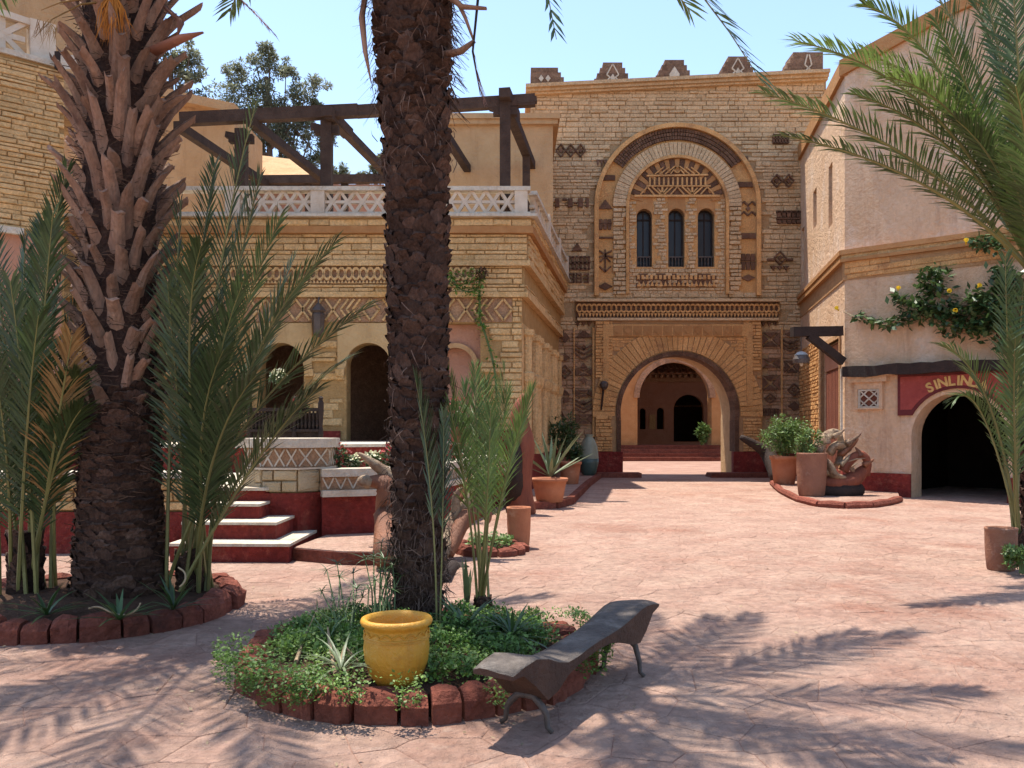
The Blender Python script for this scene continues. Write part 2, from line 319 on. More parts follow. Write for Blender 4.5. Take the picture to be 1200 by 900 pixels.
# ------------------------------------------------------------------ ground and paving
ground = MB(); ground.add([(-300,-300,-.005),(300,-300,-.005),(300,300,-.005),(-300,300,-.005)], [(0,1,2,3)])
ground = ground.build('ground', 'ground'); ground['kind'] = 'structure'
BEDS = [(-3.85, 7.8, 1.32), (-.66, 5.98, 1.24)]
def paving():
    rr = random.Random(5); cell = .38; x0, x1, y0, y1 = -9.5, 13.5, 2.4, 30.4
    nx = int((x1-x0)/cell); ny = int((y1-y0)/cell)
    S = {}
    for i in range(-2, nx+3):
        for j in range(-2, ny+3):
            S[i, j] = (x0+(i+.5+rr.uniform(-.46,.46)+(.5 if j % 2 else 0))*cell, y0+(j+.5+rr.uniform(-.42,.42))*cell)
    def clip(poly, mx, my, nx_, ny_):
        out = []; n = len(poly)
        for i in range(n):
            p = poly[i]; q = poly[(i+1) % n]
            dp = (p[0]-mx)*nx_+(p[1]-my)*ny_; dq = (q[0]-mx)*nx_+(q[1]-my)*ny_
            if dp <= 0: out.append(p)
            if dp*dq < 0:
                t = dp/(dp-dq); out.append((p[0]+(q[0]-p[0])*t, p[1]+(q[1]-p[1])*t))
        return out
    cells = []
    for i in range(nx):
        for j in range(ny):
            c = S[i, j]
            if abs(c[0])/max(c[1], .1) > 1.0 and c[1] > 3: continue
            poly = [(c[0]-1, c[1]-1), (c[0]+1, c[1]-1), (c[0]+1, c[1]+1), (c[0]-1, c[1]+1)]
            for a in range(-2, 3):
                for b in range(-2, 3):
                    if a or b:
                        d = S[i+a, j+b]; n = (d[0]-c[0], d[1]-c[1]); L = math.hypot(*n)
                        if L < 1e-6: continue
                        g = .003
                        poly = clip(poly, (c[0]+d[0])/2-n[0]/L*g, (c[1]+d[1])/2-n[1]/L*g, n[0]/L, n[1]/L)
                        if len(poly) < 3: break
            if len(poly) < 3: continue
            hid = any(math.hypot(c[0]-bx, c[1]-by) < br-.15 for bx, by, br in BEDS)
            area = 0
            for k in range(len(poly)):
                p = poly[k]; q = poly[(k+1) % len(poly)]; area += p[0]*q[1]-q[0]*p[1]
            vis = abs(area)/c[1]**3
            fx, fy = c[0]/c[1], EYE/c[1]
            if abs(fx) > .6 or fy > .41 or hid: vis = 0
            cells.append((vis, c, poly))
    cells.sort(key=lambda x: -x[0])
    big = MB()
    for k, (vis, c, poly) in enumerate(cells):
        z = rr.uniform(-.0015, .0015); tx = rr.uniform(-.004, .004); ty = rr.uniform(-.004, .004); n = len(poly)
        bot = [(p[0], p[1], -.03) for p in poly]; mid = [(p[0], p[1], z-.003) for p in poly]
        top = []
        for p in poly:
            dx, dy = p[0]-c[0], p[1]-c[1]; L = math.hypot(dx, dy); s = max(0, 1-.010/L)
            top.append((c[0]+dx*s, c[1]+dy*s, z+tx*dx+ty*dy))
        fs = [tuple(range(2*n, 3*n))]
        for i in range(n):
            j = (i+1) % n; fs += [(i, j, n+j, n+i), (n+i, n+j, 2*n+j, 2*n+i)]
        if k < 300 and vis > 0:
            mb = MB(); mb.add([(p[0]-c[0], p[1]-c[1], p[2]) for p in bot+mid+top], fs)
            link('paving_stone', mb.mesh('paving_stone', 'flag'), ground, None, Matrix.Translation((c[0], c[1], 0)))
        else: big.add(bot+mid+top, fs)
    big.build('paving', 'flag', ground, kind='stuff')
paving()

# ------------------------------------------------------------------ gate tower (front at Y=30)
TY = 30.0; S3 = TY/FPX
def tu(px): return (px-600)*S3
def tv(py): return EYE+(HOR-py)*S3
def T(px, py): return (tu(px), tv(py))
tower = thing('gate_tower', 'tall tan stone gate tower with stepped merlons, patterned brown motifs and a big round-arched gateway', 'tower', (5.8, TY+1, 0))
TF = Frame((0, TY, 0), (1,0,0), (0,-1,0))
gate_c = T(793, 484); gate_r = 70*S3
gate_hole = arch(gate_c[0], gate_c[1], gate_r, -.2, 30, .12)
GATE_OUT = gate_hole
win_holes = []
for a, b in ((746, 764), (783, 802), (817.5, 837)):
    cx = (tu(a)+tu(b))/2; r = (tu(b)-tu(a))/2
    win_holes.append(arch(cx, tv(254), r, tv(313), 12))
core = MB()
top_l, top_r = tv(106), tv(90)
def notched(outer_l, outer_r, top, arc):   # outline with the arch cut open at the bottom
    a = [p for p in arc[:-2]]
    return [(outer_l, -.2), (a[-1][0], -.2)] + a[::-1] + [(a[0][0], -.2), (outer_r, -.2)] + top
core.plate(TF, notched(tu(622), tu(968), [(tu(968), top_r), (tu(622), top_l)], gate_hole), win_holes, -2.2, 0)
core.build('wall', 'tanback', tower)
mb = MB()
for a, b in ((746, 764), (783, 802), (817.5, 837)):
    mb.box((tu(a)-.1, TY+.75, tv(318)), (tu(b)+.1, TY+.8, tv(240)))
# windows: frame, glass, small balustrade of turned spindles
for a, b in ((746, 764), (783, 802), (817.5, 837)):
    u0, u1 = tu(a), tu(b); cu = (u0+u1)/2; r = (u1-u0)/2
    w = MB(); o = arch(cu, tv(254), r+.02, tv(314), 12); i = arch(cu, tv(254), r-.06, tv(312), 12)
    w.plate(TF, o, [i], -.34, -.26)
    w.plate4(TF, rect(cu-.022, tv(313), cu+.022, tv(247)), -.33, -.275); w.plate4(TF, rect(u0, tv(257), u1, tv(255)), -.33, -.272)
    wo = w.build('window', 'darkwood', tower)
    g = MB(); g.plate(TF, i, [], -.31, -.30); g.build('pane', 'glass', wo)
    rl = MB(); rl.plate4(TF, rect(u0, tv(301), u1, tv(299.4)), -.2, -.13); rl.plate4(TF, rect(u0, tv(313), u1, tv(311.5)), -.2, -.13)
    for k in range(5):
        x = u0+(k+.5)*(u1-u0)/5; rl.lathe([(.012,0),(.028,.09),(.014,.18),(.03,.27),(.012,.36)], (x, TY+.165, tv(311.6)), 6)
    rl.build('window_rail', 'iron', wo)
    h = MB(); h.plate(TF, rect(u0-.02, tv(256), u1+.02, tv(231)), [], -.1, -.06)
    hh = MB(); hh.plate(TF, [(u0-.02, tv(254)), (u0-.02, tv(231)), (u1+.02, tv(231)), (u1+.02, tv(254))]+[(cu+r*math.cos(t*PI/10), tv(254)+r*math.sin(t*PI/10)) for t in range(0, 11)], [], -.02, .045)
    hh.build('window_head', 'orange', tower)

big_arch = arch(*T(793, 243), 95*S3, tv(345), 24)
frame_rect = rect(tu(695), -.2, tu(892), tv(354))
frieze_rect = rect(tu(674), tv(375), tu(912), tv(353))
side_l = rect(tu(653), tv(512), tu(697), tv(384)); side_r = rect(tu(890), tv(512), tu(948), tv(384))
small = [rect(tu(650), tv(187), tu(687), tv(169)), rect(tu(650), tv(246), tu(692), tv(232)), rect(tu(664), tv(318), tu(692), tv(299)),
         rect(tu(664), tv(334), tu(692), tv(320)), rect(tu(668), tv(296), tu(684), tv(285)), rect(tu(902), tv(222), tu(934), tv(205)), rect(tu(908), tv(264), tu(938), tv(248)),
         rect(tu(899), tv(319), tu(928), tv(293)), rect(tu(904), tv(170), tu(924), tv(157))]
def t_in(p):
    if p[1] > top_l+(top_r-top_l)*(p[0]-tu(622))/(tu(968)-tu(622))-.12: return False
    for q in [big_arch, frame_rect, frieze_rect]:
        if inpoly(p, q): return False
    return True
sl = stone_list(tu(622), -.05, tu(966), tv(92), (.09,.20), (.2,.68), t_in, 21)
red_top = tv(529)
lo = [s for s in sl if s[3] <= red_top+.1]; sl = [s for s in sl if s[3] > red_top+.1]
inside_side = lambda s: inpoly(((s[0]+s[1])/2, (s[2]+s[3])/2), side_l) or inpoly(((s[0]+s[1])/2, (s[2]+s[3])/2), side_r)
place_stones([s for s in sl if not inside_side(s)], TF, 'tan', tower, 290, (.03,.075), .011, seed=4)
place_stones([s for s in sl if inside_side(s)], TF, 'russet', tower, 0, (.03,.06), .016, name='side_panel', seed=5)
# red painted plinth
for a, b in ((622, 697), (889, 966)):
    mb = MB(); mb.plate4(TF, rect(tu(a), -.1, tu(b), red_top), 0, .10); mb.build('plinth', 'red', tower)
# voussoir helper
def vous(mb_fn, c, r0, r1, a0, a1, n, w0, w1, m, parent, name='voussoir', alt=None):
    for k in range(n):
        t0 = a0+(a1-a0)*(k+.06)/n; t1 = a0+(a1-a0)*(k+.94)/n; mb = MB(); d = R.uniform(-.012, .012)
        mb.plate4(TF, [(c[0]+r0*math.cos(t0), c[1]+r0*math.sin(t0)), (c[0]+r1*math.cos(t0), c[1]+r1*math.sin(t0)), (c[0]+r1*math.cos(t1), c[1]+r1*math.sin(t1)), (c[0]+r0*math.cos(t1), c[1]+r0*math.sin(t1))], w0, w1+d)
        mb.build(name, (alt if alt and k % 2 else m), parent)
# gate surround: outer frame slab, inner frame, spandrel, brown ring
gs = MB(); a_out = arch(gate_c[0], gate_c[1], gate_r+.005, -.2, 30, .12)
gs.plate(TF, notched(tu(697), tu(890), [T(890, 376), T(697, 376)], a_out), [], 0, .16); gs = gs.build('gate_surround', 'brickback', tower)
def gs_in(p):
    if p[1] < red_top+.03: return False
    dx, dy = p[0]-gate_c[0], p[1]-gate_c[1]
    return math.hypot(dx, dy) > 98*S3 if dy > -.15 else abs(dx) > 76*S3
place_stones(stone_list(tu(697), red_top, tu(717), tv(376), (.085,.14), (.2,.5), gs_in, 31), Frame((0, TY-.16, 0), (1,0,0), (0,-1,0)), 'brick', gs, 0, (.05,.075), .012, name='jamb', seed=1)
place_stones(stone_list(tu(869), red_top, tu(890), tv(376), (.085,.14), (.2,.5), gs_in, 32), Frame((0, TY-.16, 0), (1,0,0), (0,-1,0)), 'brick', gs, 0, (.05,.075), .012, name='jamb', seed=2)
place_stones(stone_list(tu(709), tv(478), tu(877), tv(396), (.085,.14), (.2,.45), gs_in, 33), Frame((0, TY-.16, 0), (1,0,0), (0,-1,0)), 'brick', gs, 0, (.015,.03), .010, name='spandrel', seed=3)
mb = MB()
mb.plate(TF, rect(tu(706), tv(476), tu(880), tv(381)), [rect(tu(713), tv(476.01), tu(873), tv(395))], .16, .24)
mb.build('inner_frame', 'brick', tower)
for k in range(13):   # carved leaf panels in the orange band
    x = 718+k*11.6; mb = MB(); mb.plate4(TF, rect(tu(x), tv(394), tu(x+10), tv(383)), .2, .262)
    mb.plate4(TF, [T(x+1, 388.5), T(x+5, 384.5), T(x+9, 388.5), T(x+5, 392.5)], .262, .285); mb.build('carved_panel', 'orange', tower)
vous(None, gate_c, 73*S3, 99*S3, -.05, PI+.05, 44, .15, .205, 'brick', tower)
ring = MB(); n = 40
for k in range(n):
    t0 = -.12+(PI+.24)*k/n; t1 = -.12+(PI+.24)*(k+1)/n
    ring.plate4(TF, [(gate_c[0]+r*math.cos(t), gate_c[1]+r*math.sin(t)) for r, t in ((gate_r-.10, t0), (gate_r+.05, t0), (gate_r+.05, t1), (gate_r-.10, t1))], -.5, .235)
x_l = gate_c[0]+gate_r*math.cos(PI+.12); x_r = gate_c[0]+gate_r*math.cos(-.12); zb = gate_c[1]-gate_r*math.sin(.12)
ring.plate4(TF, rect(x_l-.05, red_top, x_l+.10, zb), -.5, .235); ring.plate4(TF, rect(x_r-.10, red_top, x_r+.05, zb), -.5, .235)
ring.build('arch_ring', 'brown', tower)
for a, b in ((tu(694), x_l+.16), (x_r-.16, tu(893))):
    mb = MB(); mb.plate4(TF, rect(a, -.1, b, red_top), 0, .27); mb.build('plinth', 'red', tower)
# frieze above the gate: ledge, brown backing, chain of rings, teeth
mb = MB(); mb.plate4(TF, rect(tu(674), tv(354.5), tu(912), tv(352)), 0, .30); mb.plate4(TF, rect(tu(676), tv(376.5), tu(910), tv(373.5)), 0, .27); mb.build('ledge', 'tan', tower)
mb = MB(); mb.plate4(TF, rect(tu(675), tv(373.5), tu(911), tv(354.5)), 0, .12); mb.build('frieze_back', 'brown', tower)
rg = MB(); n = 12
for k in range(n):
    t0 = 2*PI*k/n; t1 = 2*PI*(k+1)/n
    rg.plate4(TF, [(r*math.cos(t)*.72, r*math.sin(t)) for r, t in ((.10, t0), (.165, t0), (.165, t1), (.10, t1))], 0, .07)
rgm = None
for k in range(41):
    x = 678.5+k*5.74
    if rgm is None:
        rgm = MB(); rgm.v = [tuple(V(p)-V((0, TY, 0))) for p in rg.v]; rgm.f = rg.f; rgm = rgm.mesh('frieze_ring', 'brick')
    link('frieze_ring', rgm, tower, None, Matrix.Translation((tu(x), TY-.12, tv(362))))
tth = MB()
for k in range(58):
    x = 677+k*4.02; tth.plate4(TF, [T(x, 368), T(x+3.6, 368), T(x+1.8, 372.6)], .12, .19)
tth.build('frieze_teeth', 'brick', tower, kind='stuff')
# ---- big blind arch with tympanum
bc = T(793, 243)
mb = MB(); mb.plate(TF, big_arch, win_holes, 0, .03); mb.build('arch_panel', 'brick', tower)
def arch_ring(c, r0, r1, vb, w0, w1, m, name, n=34):
    mb = MB()
    for k in range(n):
        t0 = PI*k/n; t1 = PI*(k+1)/n
        mb.plate4(TF, [(c[0]+r*math.cos(t), c[1]+r*math.sin(t)) for r, t in ((r0, t0), (r1, t0), (r1, t1), (r0, t1))], w0, w1)
    mb.plate4(TF, rect(c[0]+r0, vb, c[0]+r1, c[1]), w0, w1); mb.plate4(TF, rect(c[0]-r1, vb, c[0]-r0, c[1]), w0, w1)
    return mb.build(name, m, tower)
arch_ring(bc, 92*S3, 97*S3, tv(347), 0, .22, 'brick', 'arch_moulding')
for r in (80, 84.5, 89):
    mb = MB()
    for k in range(50):
        t0 = .62+(PI-1.24)*(k+.1)/50; t1 = .62+(PI-1.24)*(k+.9)/50
        mb.plate4(TF, [(bc[0]+q*S3*math.cos(t), bc[1]+q*S3*math.sin(t)) for q, t in ((r-1.7, t0), (r+1.9, t0), (r+1.9, t1), (r-1.7, t1))], .03, .13)
    mb.build('arch_band', 'brown', tower, kind='stuff')
vous(None, bc, 60*S3, 75*S3, 0, PI, 46, .03, .15, 'tan', tower)
for s in (-1, 1):
    x0, x1 = (793+s*75, 793+s*60) if s < 0 else (793+60, 793+75)
    place_stones(stone_list(tu(min(x0, x1)), tv(346), tu(max(x0, x1)), tv(243), (.12,.2), (.25,.46), None, 40+s), TF, 'tan', tower, 0, (.13,.16), .012, name='pilaster', seed=8)
arch_ring(bc, 56.5*S3, 60*S3, tv(345), .03, .19, 'brick', 'inner_moulding')
vous(None, bc, 41*S3, 56*S3, .16, PI-.16, 25, .03, .085, 'orange', tower, alt='brown')
# stone piers between the windows
inner_in = lambda p: not any(inpoly(p, h) for h in win_holes) and not any(tu(a)-.02 < p[0] < tu(b)+.02 and p[1] > tv(316) for a, b in ((746,764),(783,802),(817.5,837)))
place_stones(stone_list(tu(737), tv(345), tu(849), tv(232), (.10,.16), (.12,.32), inner_in, 44), TF, 'tan', tower, 0, (.05,.09), .012, name='window_pier', seed=9)
# tympanum pattern
mb = MB(); mb.plate4(TF, [T(745, 231), T(841, 231), T(828, 205), T(805, 190), T(781, 190), T(758, 205)], .03, .06); mb.build('tympanum', 'brown', tower)
mb = MB(); B = lambda p, q, w=1.6: mb.bar(TF, T(*p), T(*q), w*S3, .05, .13)
B((743, 230.5), (843, 230.5), 2.4); B((757, 207), (829, 206), 1.8)
for k in range(13): B((761+k*5.4, 209), (761+k*5.4, 218), 2.0)
B((757, 219), (832, 219), 1.4)
for x in (758, 793, 828):
    B((x-8, 229), (x, 220)); B((x, 220), (x+8, 229))
for x in (775.5, 810.5):
    B((x-12, 220), (x-2, 229)); B((x+12, 220), (x+2, 229)); B((x, 220), (x, 229), 2.2); B((x-6, 221), (x, 228)); B((x+6, 221), (x, 228))
for d in (0, 6, 12, 18):
    B((793-8-d, 205), (793-d*.3-1, 196-(.0)), 1.3) if d < 7 else B((793-8-d, 205), (793-d+2, 197), 1.3)
    B((793+8+d, 205), (793+d*.3+1, 196), 1.3) if d < 7 else B((793+8+d, 205), (793+d-2, 197), 1.3)
for k in range(8):
    t0 = k*PI/4; t1 = t0+PI/4; B((793+3.4*math.cos(t0), 200+3.4*math.sin(t0)), (793+3.4*math.cos(t1), 200+3.4*math.sin(t1)), 1.3)
mb.build('tympanum_relief', 'brick', tower)
# dentil band under the windows
mb = MB(); mb.plate4(TF, rect(tu(745), tv(337), tu(839), tv(321)), .03, .07); mb.build('dentil_back', 'brown', tower)
mb = MB()
for k in range(18):
    mb.plate4(TF, rect(tu(746+k*5.15), tv(328), tu(749+k*5.15), tv(323)), .07, .14); mb.plate4(TF, [T(746+k*5.15, 336), T(750.5+k*5.15, 336), T(748.2+k*5.15, 330)], .07, .14)
mb.build('dentil_band', 'brick', tower, kind='stuff')
# ---- motifs in dark brick
def motif(kind, cx, cy, w, h, m='brown', w0=.02, w1=.15):
    mb = MB(); P = lambda a, b: T(cx+a*w/2, cy+b*h/2)
    def L_(a, b, t): mb.bar(TF, P(*a), P(*b), t*S3, w0, w1)
    def poly(*ps, e=0): mb.plate4(TF, [P(*p) for p in ps], w0, w1+e)
    t = max(1.3, w*.1)
    if kind == 'diamond':
        for a, b in (((-1,0),(0,-1)), ((0,-1),(1,0)), ((1,0),(0,1)), ((0,1),(-1,0))): L_(a, b, t)
        poly((-.42,0),(0,-.42),(.42,0),(0,.42))
    elif kind == 'solid': poly((-1,0),(0,-1),(1,0),(0,1))
    elif kind == 'tri': poly((-1,1),(1,1),(0,-1))
    elif kind == 'steps': poly((-1,1),(1,1),(.6,0),(-.6,0)); poly((-.55,0),(.55,0),(.2,-1),(-.2,-1), e=.004)
    elif kind == 'zig':
        for k in range(4):
            y0 = -.9 if k % 2 else -.4; y1 = -.4 if k % 2 else -.9
            for d in (0, 1.3): L_((-1+k*.5, y0+d), (-.5+k*.5, y1+d), t)
        poly((-.3,0),(0,-.35),(.3,0),(0,.35))
    elif kind == 'band': poly((-1,-1),(1,-1),(1,1),(-1,1))
    elif kind == 'cross':
        poly((-1,.2),(-.2,.2),(-.2,1),(-.6,.8)); poly((1,.2),(.2,.2),(.2,1),(.6,.8), e=.004); poly((-1,-.2),(-.2,-.2),(-.2,-1),(-.6,-.8)); poly((1,-.2),(.2,-.2),(.2,-1),(.6,-.8))
    elif kind == 'star': 
        poly((-1,-1),(-.25,0),(-1,1)); poly((1,-1),(.25,0),(1,1)); poly((-.8,-1),(.8,-1),(0,-.25)); poly((-.8,1),(.8,1),(0,.25))
    elif kind == 'vees':
        for k in range(3):
            x = -1+k*.67; poly((x, -1),(x+.6,-1),(x+.3, 1))
    elif kind == 'comb':
        for y in (-.95, .95): L_((-1,y),(1,y), h*.12)
        for k in range(6): L_((-.95+k*.38,-1),(-.95+k*.38,1), w*.10)
        L_((-1,0),(1,0), h*.13)
    elif kind == 'tree':
        L_((0,-1),(0,1), t)
        for k in (-1, 1):
            L_((0,-.6),(k*.9,-.9), t); L_((0,-.5),(k*1,-.3), t); L_((0,-.4),(k*.7,.1), t); L_((0,1),(k*.8,.5), t)
    elif kind == 'chev':
        for d in (-.5, .1, .7): L_((-1,d-.4),(0,d+.3), t); L_((0,d+.3),(1,d-.4), t)
        poly((-.3,-.5),(0,-.9),(.3,-.5),(0,-.1))
    elif kind == 'crowd':
        for x in (-.6, 0, .6):
            poly((x-.22,-.9),(x+.22,-.9),(x+.3,-.1),(x-.3,-.1)); poly((x-.28,.0),(x+.28,.0),(x+.2,.95),(x-.2,.95))
    elif kind == 'blocks':
        for x, q in ((-.9,.12), (-.15,.14), (.45,.15), (.85,.08)): poly((x-q,-1),(x+q,-1),(x+q,1),(x-q,1))
        poly((-.6,-1),(-.35,-1),(-.35,-.5),(-.6,-.5)); poly((.05,-.1),(.25,-.1),(.25,.2),(.05,.2))
    elif kind == 'grille':
        for k in range(5):
            x = -.8+k*.4; k or (L_((-1,-.98),(1,-.98), h*.16), L_((-1,.15),(1,.15), h*.14)); poly((x-.15,-1),(x+.15,-1),(x+.15,-.1),(x-.15,-.1)); poly((x-.18,.4),(x+.1,.4),(x+.2,1),(x-.1,1))
    return mb.build('motif', m, tower)
for k in range(3): motif('diamond', 657+k*11.5, 177.5, 11, 15, w1=.15)
motif('blocks', 671, 238.5, 40, 10); motif('steps', 676, 290.5, 12, 8); motif('comb', 678, 309, 25, 15)
for k, segs in enumerate((((0,0,1,0),(1,0,1,1),(0,.5,1,.5),(0,0,0,.5),(0,1,1,1)), ((0,0,1,0),(1,0,1,1),(0,.5,1,.5),(0,0,0,1),(0,1,1,1)), ((0,0,1,0),(1,0,1,1),(0,.5,1,.5),(0,1,1,1)))):
    mb = MB()
    for a, b, c, d in segs:
        e = .11 if a == c else 0
        mb.bar(TF, T(667+k*8.4+a*5.4, 322+b*9-e*9), T(667+k*8.4+c*5.4, 322+d*9+e*9), 1.7*S3, .02, .125)
    mb.build('numeral', 'brown', tower)
motif('diamond', 909, 213, 12, 15, w1=.15); motif('diamond', 923, 213, 12, 15, w1=.15); motif('grille', 923, 256, 28, 14); motif('diamond', 913, 303, 14, 15); motif('vees', 913, 315, 22, 5); motif('comb', 914, 164, 18, 10)
for d in (-1, 1): motif('band', 913+d*11, 305, 8, 2.5)
# strips inside the blind arch
for kd, x, y, w, h in (('band', 712, 209, 17, 6), ('tri', 709, 240, 17, 11), ('crowd', 709, 263.5, 17, 13), ('band', 709, 279, 18, 2), ('tree', 709, 306, 17, 26), ('solid', 709, 336, 17, 9),
                       ('band', 866, 187, 20, 6), ('band', 873, 217, 18, 6), ('zig', 876, 245, 19, 18), ('band', 876, 277, 20, 6.5), ('crowd', 876, 307, 19, 20), ('solid', 876, 326, 17, 8), ('vees', 705, 192, 13, 8)):
    motif(kd, x, y, w, h, w0=.025, w1=.10)
# side panels beside the gate
for kd, x, y, w, h in (('vees', 684, 376+4, 20, 5), ('solid', 662, 396, 11, 13), ('steps', 684, 392, 19, 8), ('chev', 684, 412, 20, 18), ('solid', 662, 419, 11, 9), ('diamond', 662, 436, 15, 15), ('tri', 684, 428, 8, 6), ('star', 684, 436, 19, 9),
                       ('solid', 684, 446, 9, 8), ('cross', 659, 465, 18, 16), ('star', 684, 461, 19, 8), ('chev', 684, 476, 20, 16), ('tri', 658, 486, 10, 10), ('star', 684, 491, 19, 11), ('vees', 660, 500, 16, 7),
                       ('vees', 901, 376+4, 20, 5), ('star', 902, 398, 21, 16), ('star', 902, 426, 21, 11), ('chev', 925, 405, 17, 14), ('star', 902, 449, 21, 17), ('diamond', 902, 467, 13, 11), ('star', 927, 430, 17, 14), ('diamond', 930, 457, 15, 14), ('solid', 930, 476, 15, 11), ('comb', 902, 483, 19, 8), ('solid', 925, 392, 12, 7)):
    motif(kd, x, y, w, h, w0=.02, w1=.105)
mb = MB()
for x0, x1 in ((651, 653), (672, 673.2), (694, 696.5), (890.5, 892), (914.5, 916), (938, 940)):
    mb.plate4(TF, rect(tu(x0), tv(512), tu(x1), tv(384)), .0, .115)
mb.build('panel_divider', 'brick', tower)
# cornice and merlons (the parapet really slopes)
mb = MB()
for d0, d1, w in ((0, 4, .42), (4.1, 7.5, .30), (7.6, 10, .2)):
    mb.plate4(TF, [T(616, 103.5+d1), T(968, 86+d1), T(968, 86+d0), T(616, 103.5+d0)], -2.2, w)
mb.build('cornice', 'tan', tower)
def merlon(x0, x1, yt, yb, sl, sr, design):
    n = 4; root = None
    for k in range(n):
        y1 = yb-(yb-yt)*k/n; y0 = yb-(yb-yt)*(k+1)/n
        a = x0+(k*3.4 if sl else 0); b = x1-(k*3.4 if sr else 0); mb = MB()
        mb.plate4(TF, [T(a, y1), T(b, y1), T(b, y0), T(a, y0)], -.75, .12+.004*k)
        o = mb.build('merlon' if root is None else 'merlon_step', 'merlon', tower if root is None else root)
        root = root or o
    for k in range(n*2):   # brick joints as thin proud courses
        y = yb-(yb-yt)*(k+.5)/(2*n)
    mb = MB(); cx = (x0+x1)/2-(5 if not sl else 0)+(5 if not sr else 0); cy = yb-(yb-yt)*.42
    if design == 0: 
        for d in (-4, 4): mb.plate4(TF, [T(cx+d-3, cy), T(cx+d, cy-4), T(cx+d+3, cy), T(cx+d, cy+4)], .1, .16)
    elif design == 1:
        for d in (-1, 1):
            mb.bar(TF, T(cx, yt+2), T(cx+d*7, cy), 1.4*S3, .1, .16); mb.bar(TF, T(cx+d*7, cy), T(cx+d*3, cy+3), 1.4*S3, .1, .158); mb.bar(TF, T(cx+d*3, cy+3), T(cx+d*9, yb-1), 1.4*S3, .1, .162)
        mb.plate4(TF, [T(cx-3, cy+4), T(cx, cy-1), T(cx+3, cy+4), T(cx, yb-1)], .1, .165)
    elif design == 2: mb.plate4(TF, [T(cx-6, cy+3), T(cx, cy-6), T(cx+6, cy+3), T(cx+5, yb-.5), T(cx-5, yb-.5)], .1, .16)
    else:
        for d in (-1, 1):
            mb.bar(TF, T(cx+d*1, yt+3), T(cx+d*4, cy), 1.6*S3, .1, .16); mb.bar(TF, T(cx+d*4, cy), T(cx, cy+4), 1.5*S3, .1, .158); mb.bar(TF, T(cx, cy+4), T(cx+d*6, yb-1), 1.6*S3, .1, .162)
    mb.build('merlon_inlay', 'white', root)
for a in ((622, 664, 81, 103, 0, 1, 0), (696, 739, 75, 100, 1, 1, 1), (768, 811, 72, 96, 1, 1, 2), (842, 885, 68, 92.5, 1, 1, 1), (918, 963, 63, 88.5, 1, 0, 3)): merlon(*a)
# low plinth blocks before the gate
for k, (x0, x1) in enumerate(((698, 752), (834, 905))):
    mb = MB(); a = gnd(x0, 560); b = gnd(x1, 560); mb.hexa([(a.x, a.y, -.01), (b.x, a.y, -.01), (b.x, 29.98, -.01), (a.x, 29.98, -.01), (a.x, a.y, .16), (b.x, a.y, .16), (b.x, 29.70, .16), (a.x, 29.70, .16)])
    tag(mb.build('gate_step', 'redstone'), ('low dark red stone step at the gateway foot beside the grey-green jar' if k == 0 else 'low dark red stone step at the gateway foot beside the bushy potted shrub'), 'step', 'steps flanking the gateway')
# torch sconce on the gate jamb
t = thing('wall_torch', 'dark iron torch with round head leaning on the gate jamb', 'torch', tuple(TF.p(tu(705), tv(480), .25)))
mb = MB(); mb.tube([TF.p(tu(703.5), tv(481), .26), TF.p(tu(706), tv(455), .36)], [.025, .04], 6); mb.build('handle', 'darkwood', t)
mb = MB(); c = TF.p(tu(706.5), tv(452), .38); mb.lathe([(.05,-.16),(.14,-.06),(.15,.05),(.10,.13),(.02,.15)], c, 12); mb.build('torch_head', 'iron', t)

# ------------------------------------------------------------------ court beyond the gate
inner = thing('inner_gate_wall', 'orange brick wall with a round arch seen through the gateway', 'wall', (8.7, 46, 0))
IF = Frame((0, 46, 0), (1,0,0), (0,-1,0)); s46 = .046
ia = arch((790.5-600)*s46, EYE+(503-466)*s46, 43.5*s46, .6, 24)
mb = MB(); a = ia[:-2]
mb.plate(IF, [(3, -.1), (a[-1][0], -.1)]+a[::-1]+[(a[0][0], -.1), (15, -.1), (15, 7.4), (3, 7.4)], [], -1.0, 0); mb.build('wall', 'orange', inner)
rb = MB()
for k in range(24):
    t0 = PI*k/24; t1 = PI*(k+1)/24; c = ((790.5-600)*s46, EYE+(503-466)*s46)
    rb.plate4(IF, [(c[0]+r*math.cos(t), c[1]+r*math.sin(t)) for r, t in ((1.9, t0), (2.2, t0), (2.2, t1), (1.9, t1))], -.4, .08)
rb.build('arch_ring', 'russet', inner)
mb = MB(); mb.box((2, 46.9, 7.2), (9.9, 62, 7.4)); mb.box((11.2, 46.9, 7.2), (17, 62, 7.4)); mb.box((9.9, 50.5, 7.2), (11.2, 62, 7.4)); mb.box((2, 47, 0), (2.3, 62, 7.2)); mb.box((16.7, 47, 0), (17, 62, 7.2)); mb.build('court_shade_cover', 'russet', inner)  # unseen roof slabs and side walls, added to darken the hall
steps = thing('court_steps', 'dark red steps leading up to the inner arch', 'steps', (9, 45, 0))
for k in range(4):
    mb = MB(); mb.box((4.5, 44.1+k*.42, -.02), (13.4, 46.5+k*.1, .2*(k+1))); mb.build('step', 'redstone', steps)
hall = thing('domed_hall', 'shaded round hall with dark arched doorway and tiled eaves beyond the inner arch', 'building', (10.5, 56, 0))
HF = Frame((0, 55, 0), (1,0,0), (0,-1,0)); s5 = .055
def hp(px, py): return ((px-600)*s5, EYE+(503-py)*s5)
door = arch(hp(807, 480)[0], hp(807, 480)[1], 17.5*s5, .85, 16); w1_ = arch(hp(753.5, 482)[0], hp(0, 482)[1], 3.6*s5, hp(0, 503)[1], 8); w2_ = arch(hp(774, 482)[0], hp(0, 482)[1], 4.2*s5, hp(0, 503)[1], 8)
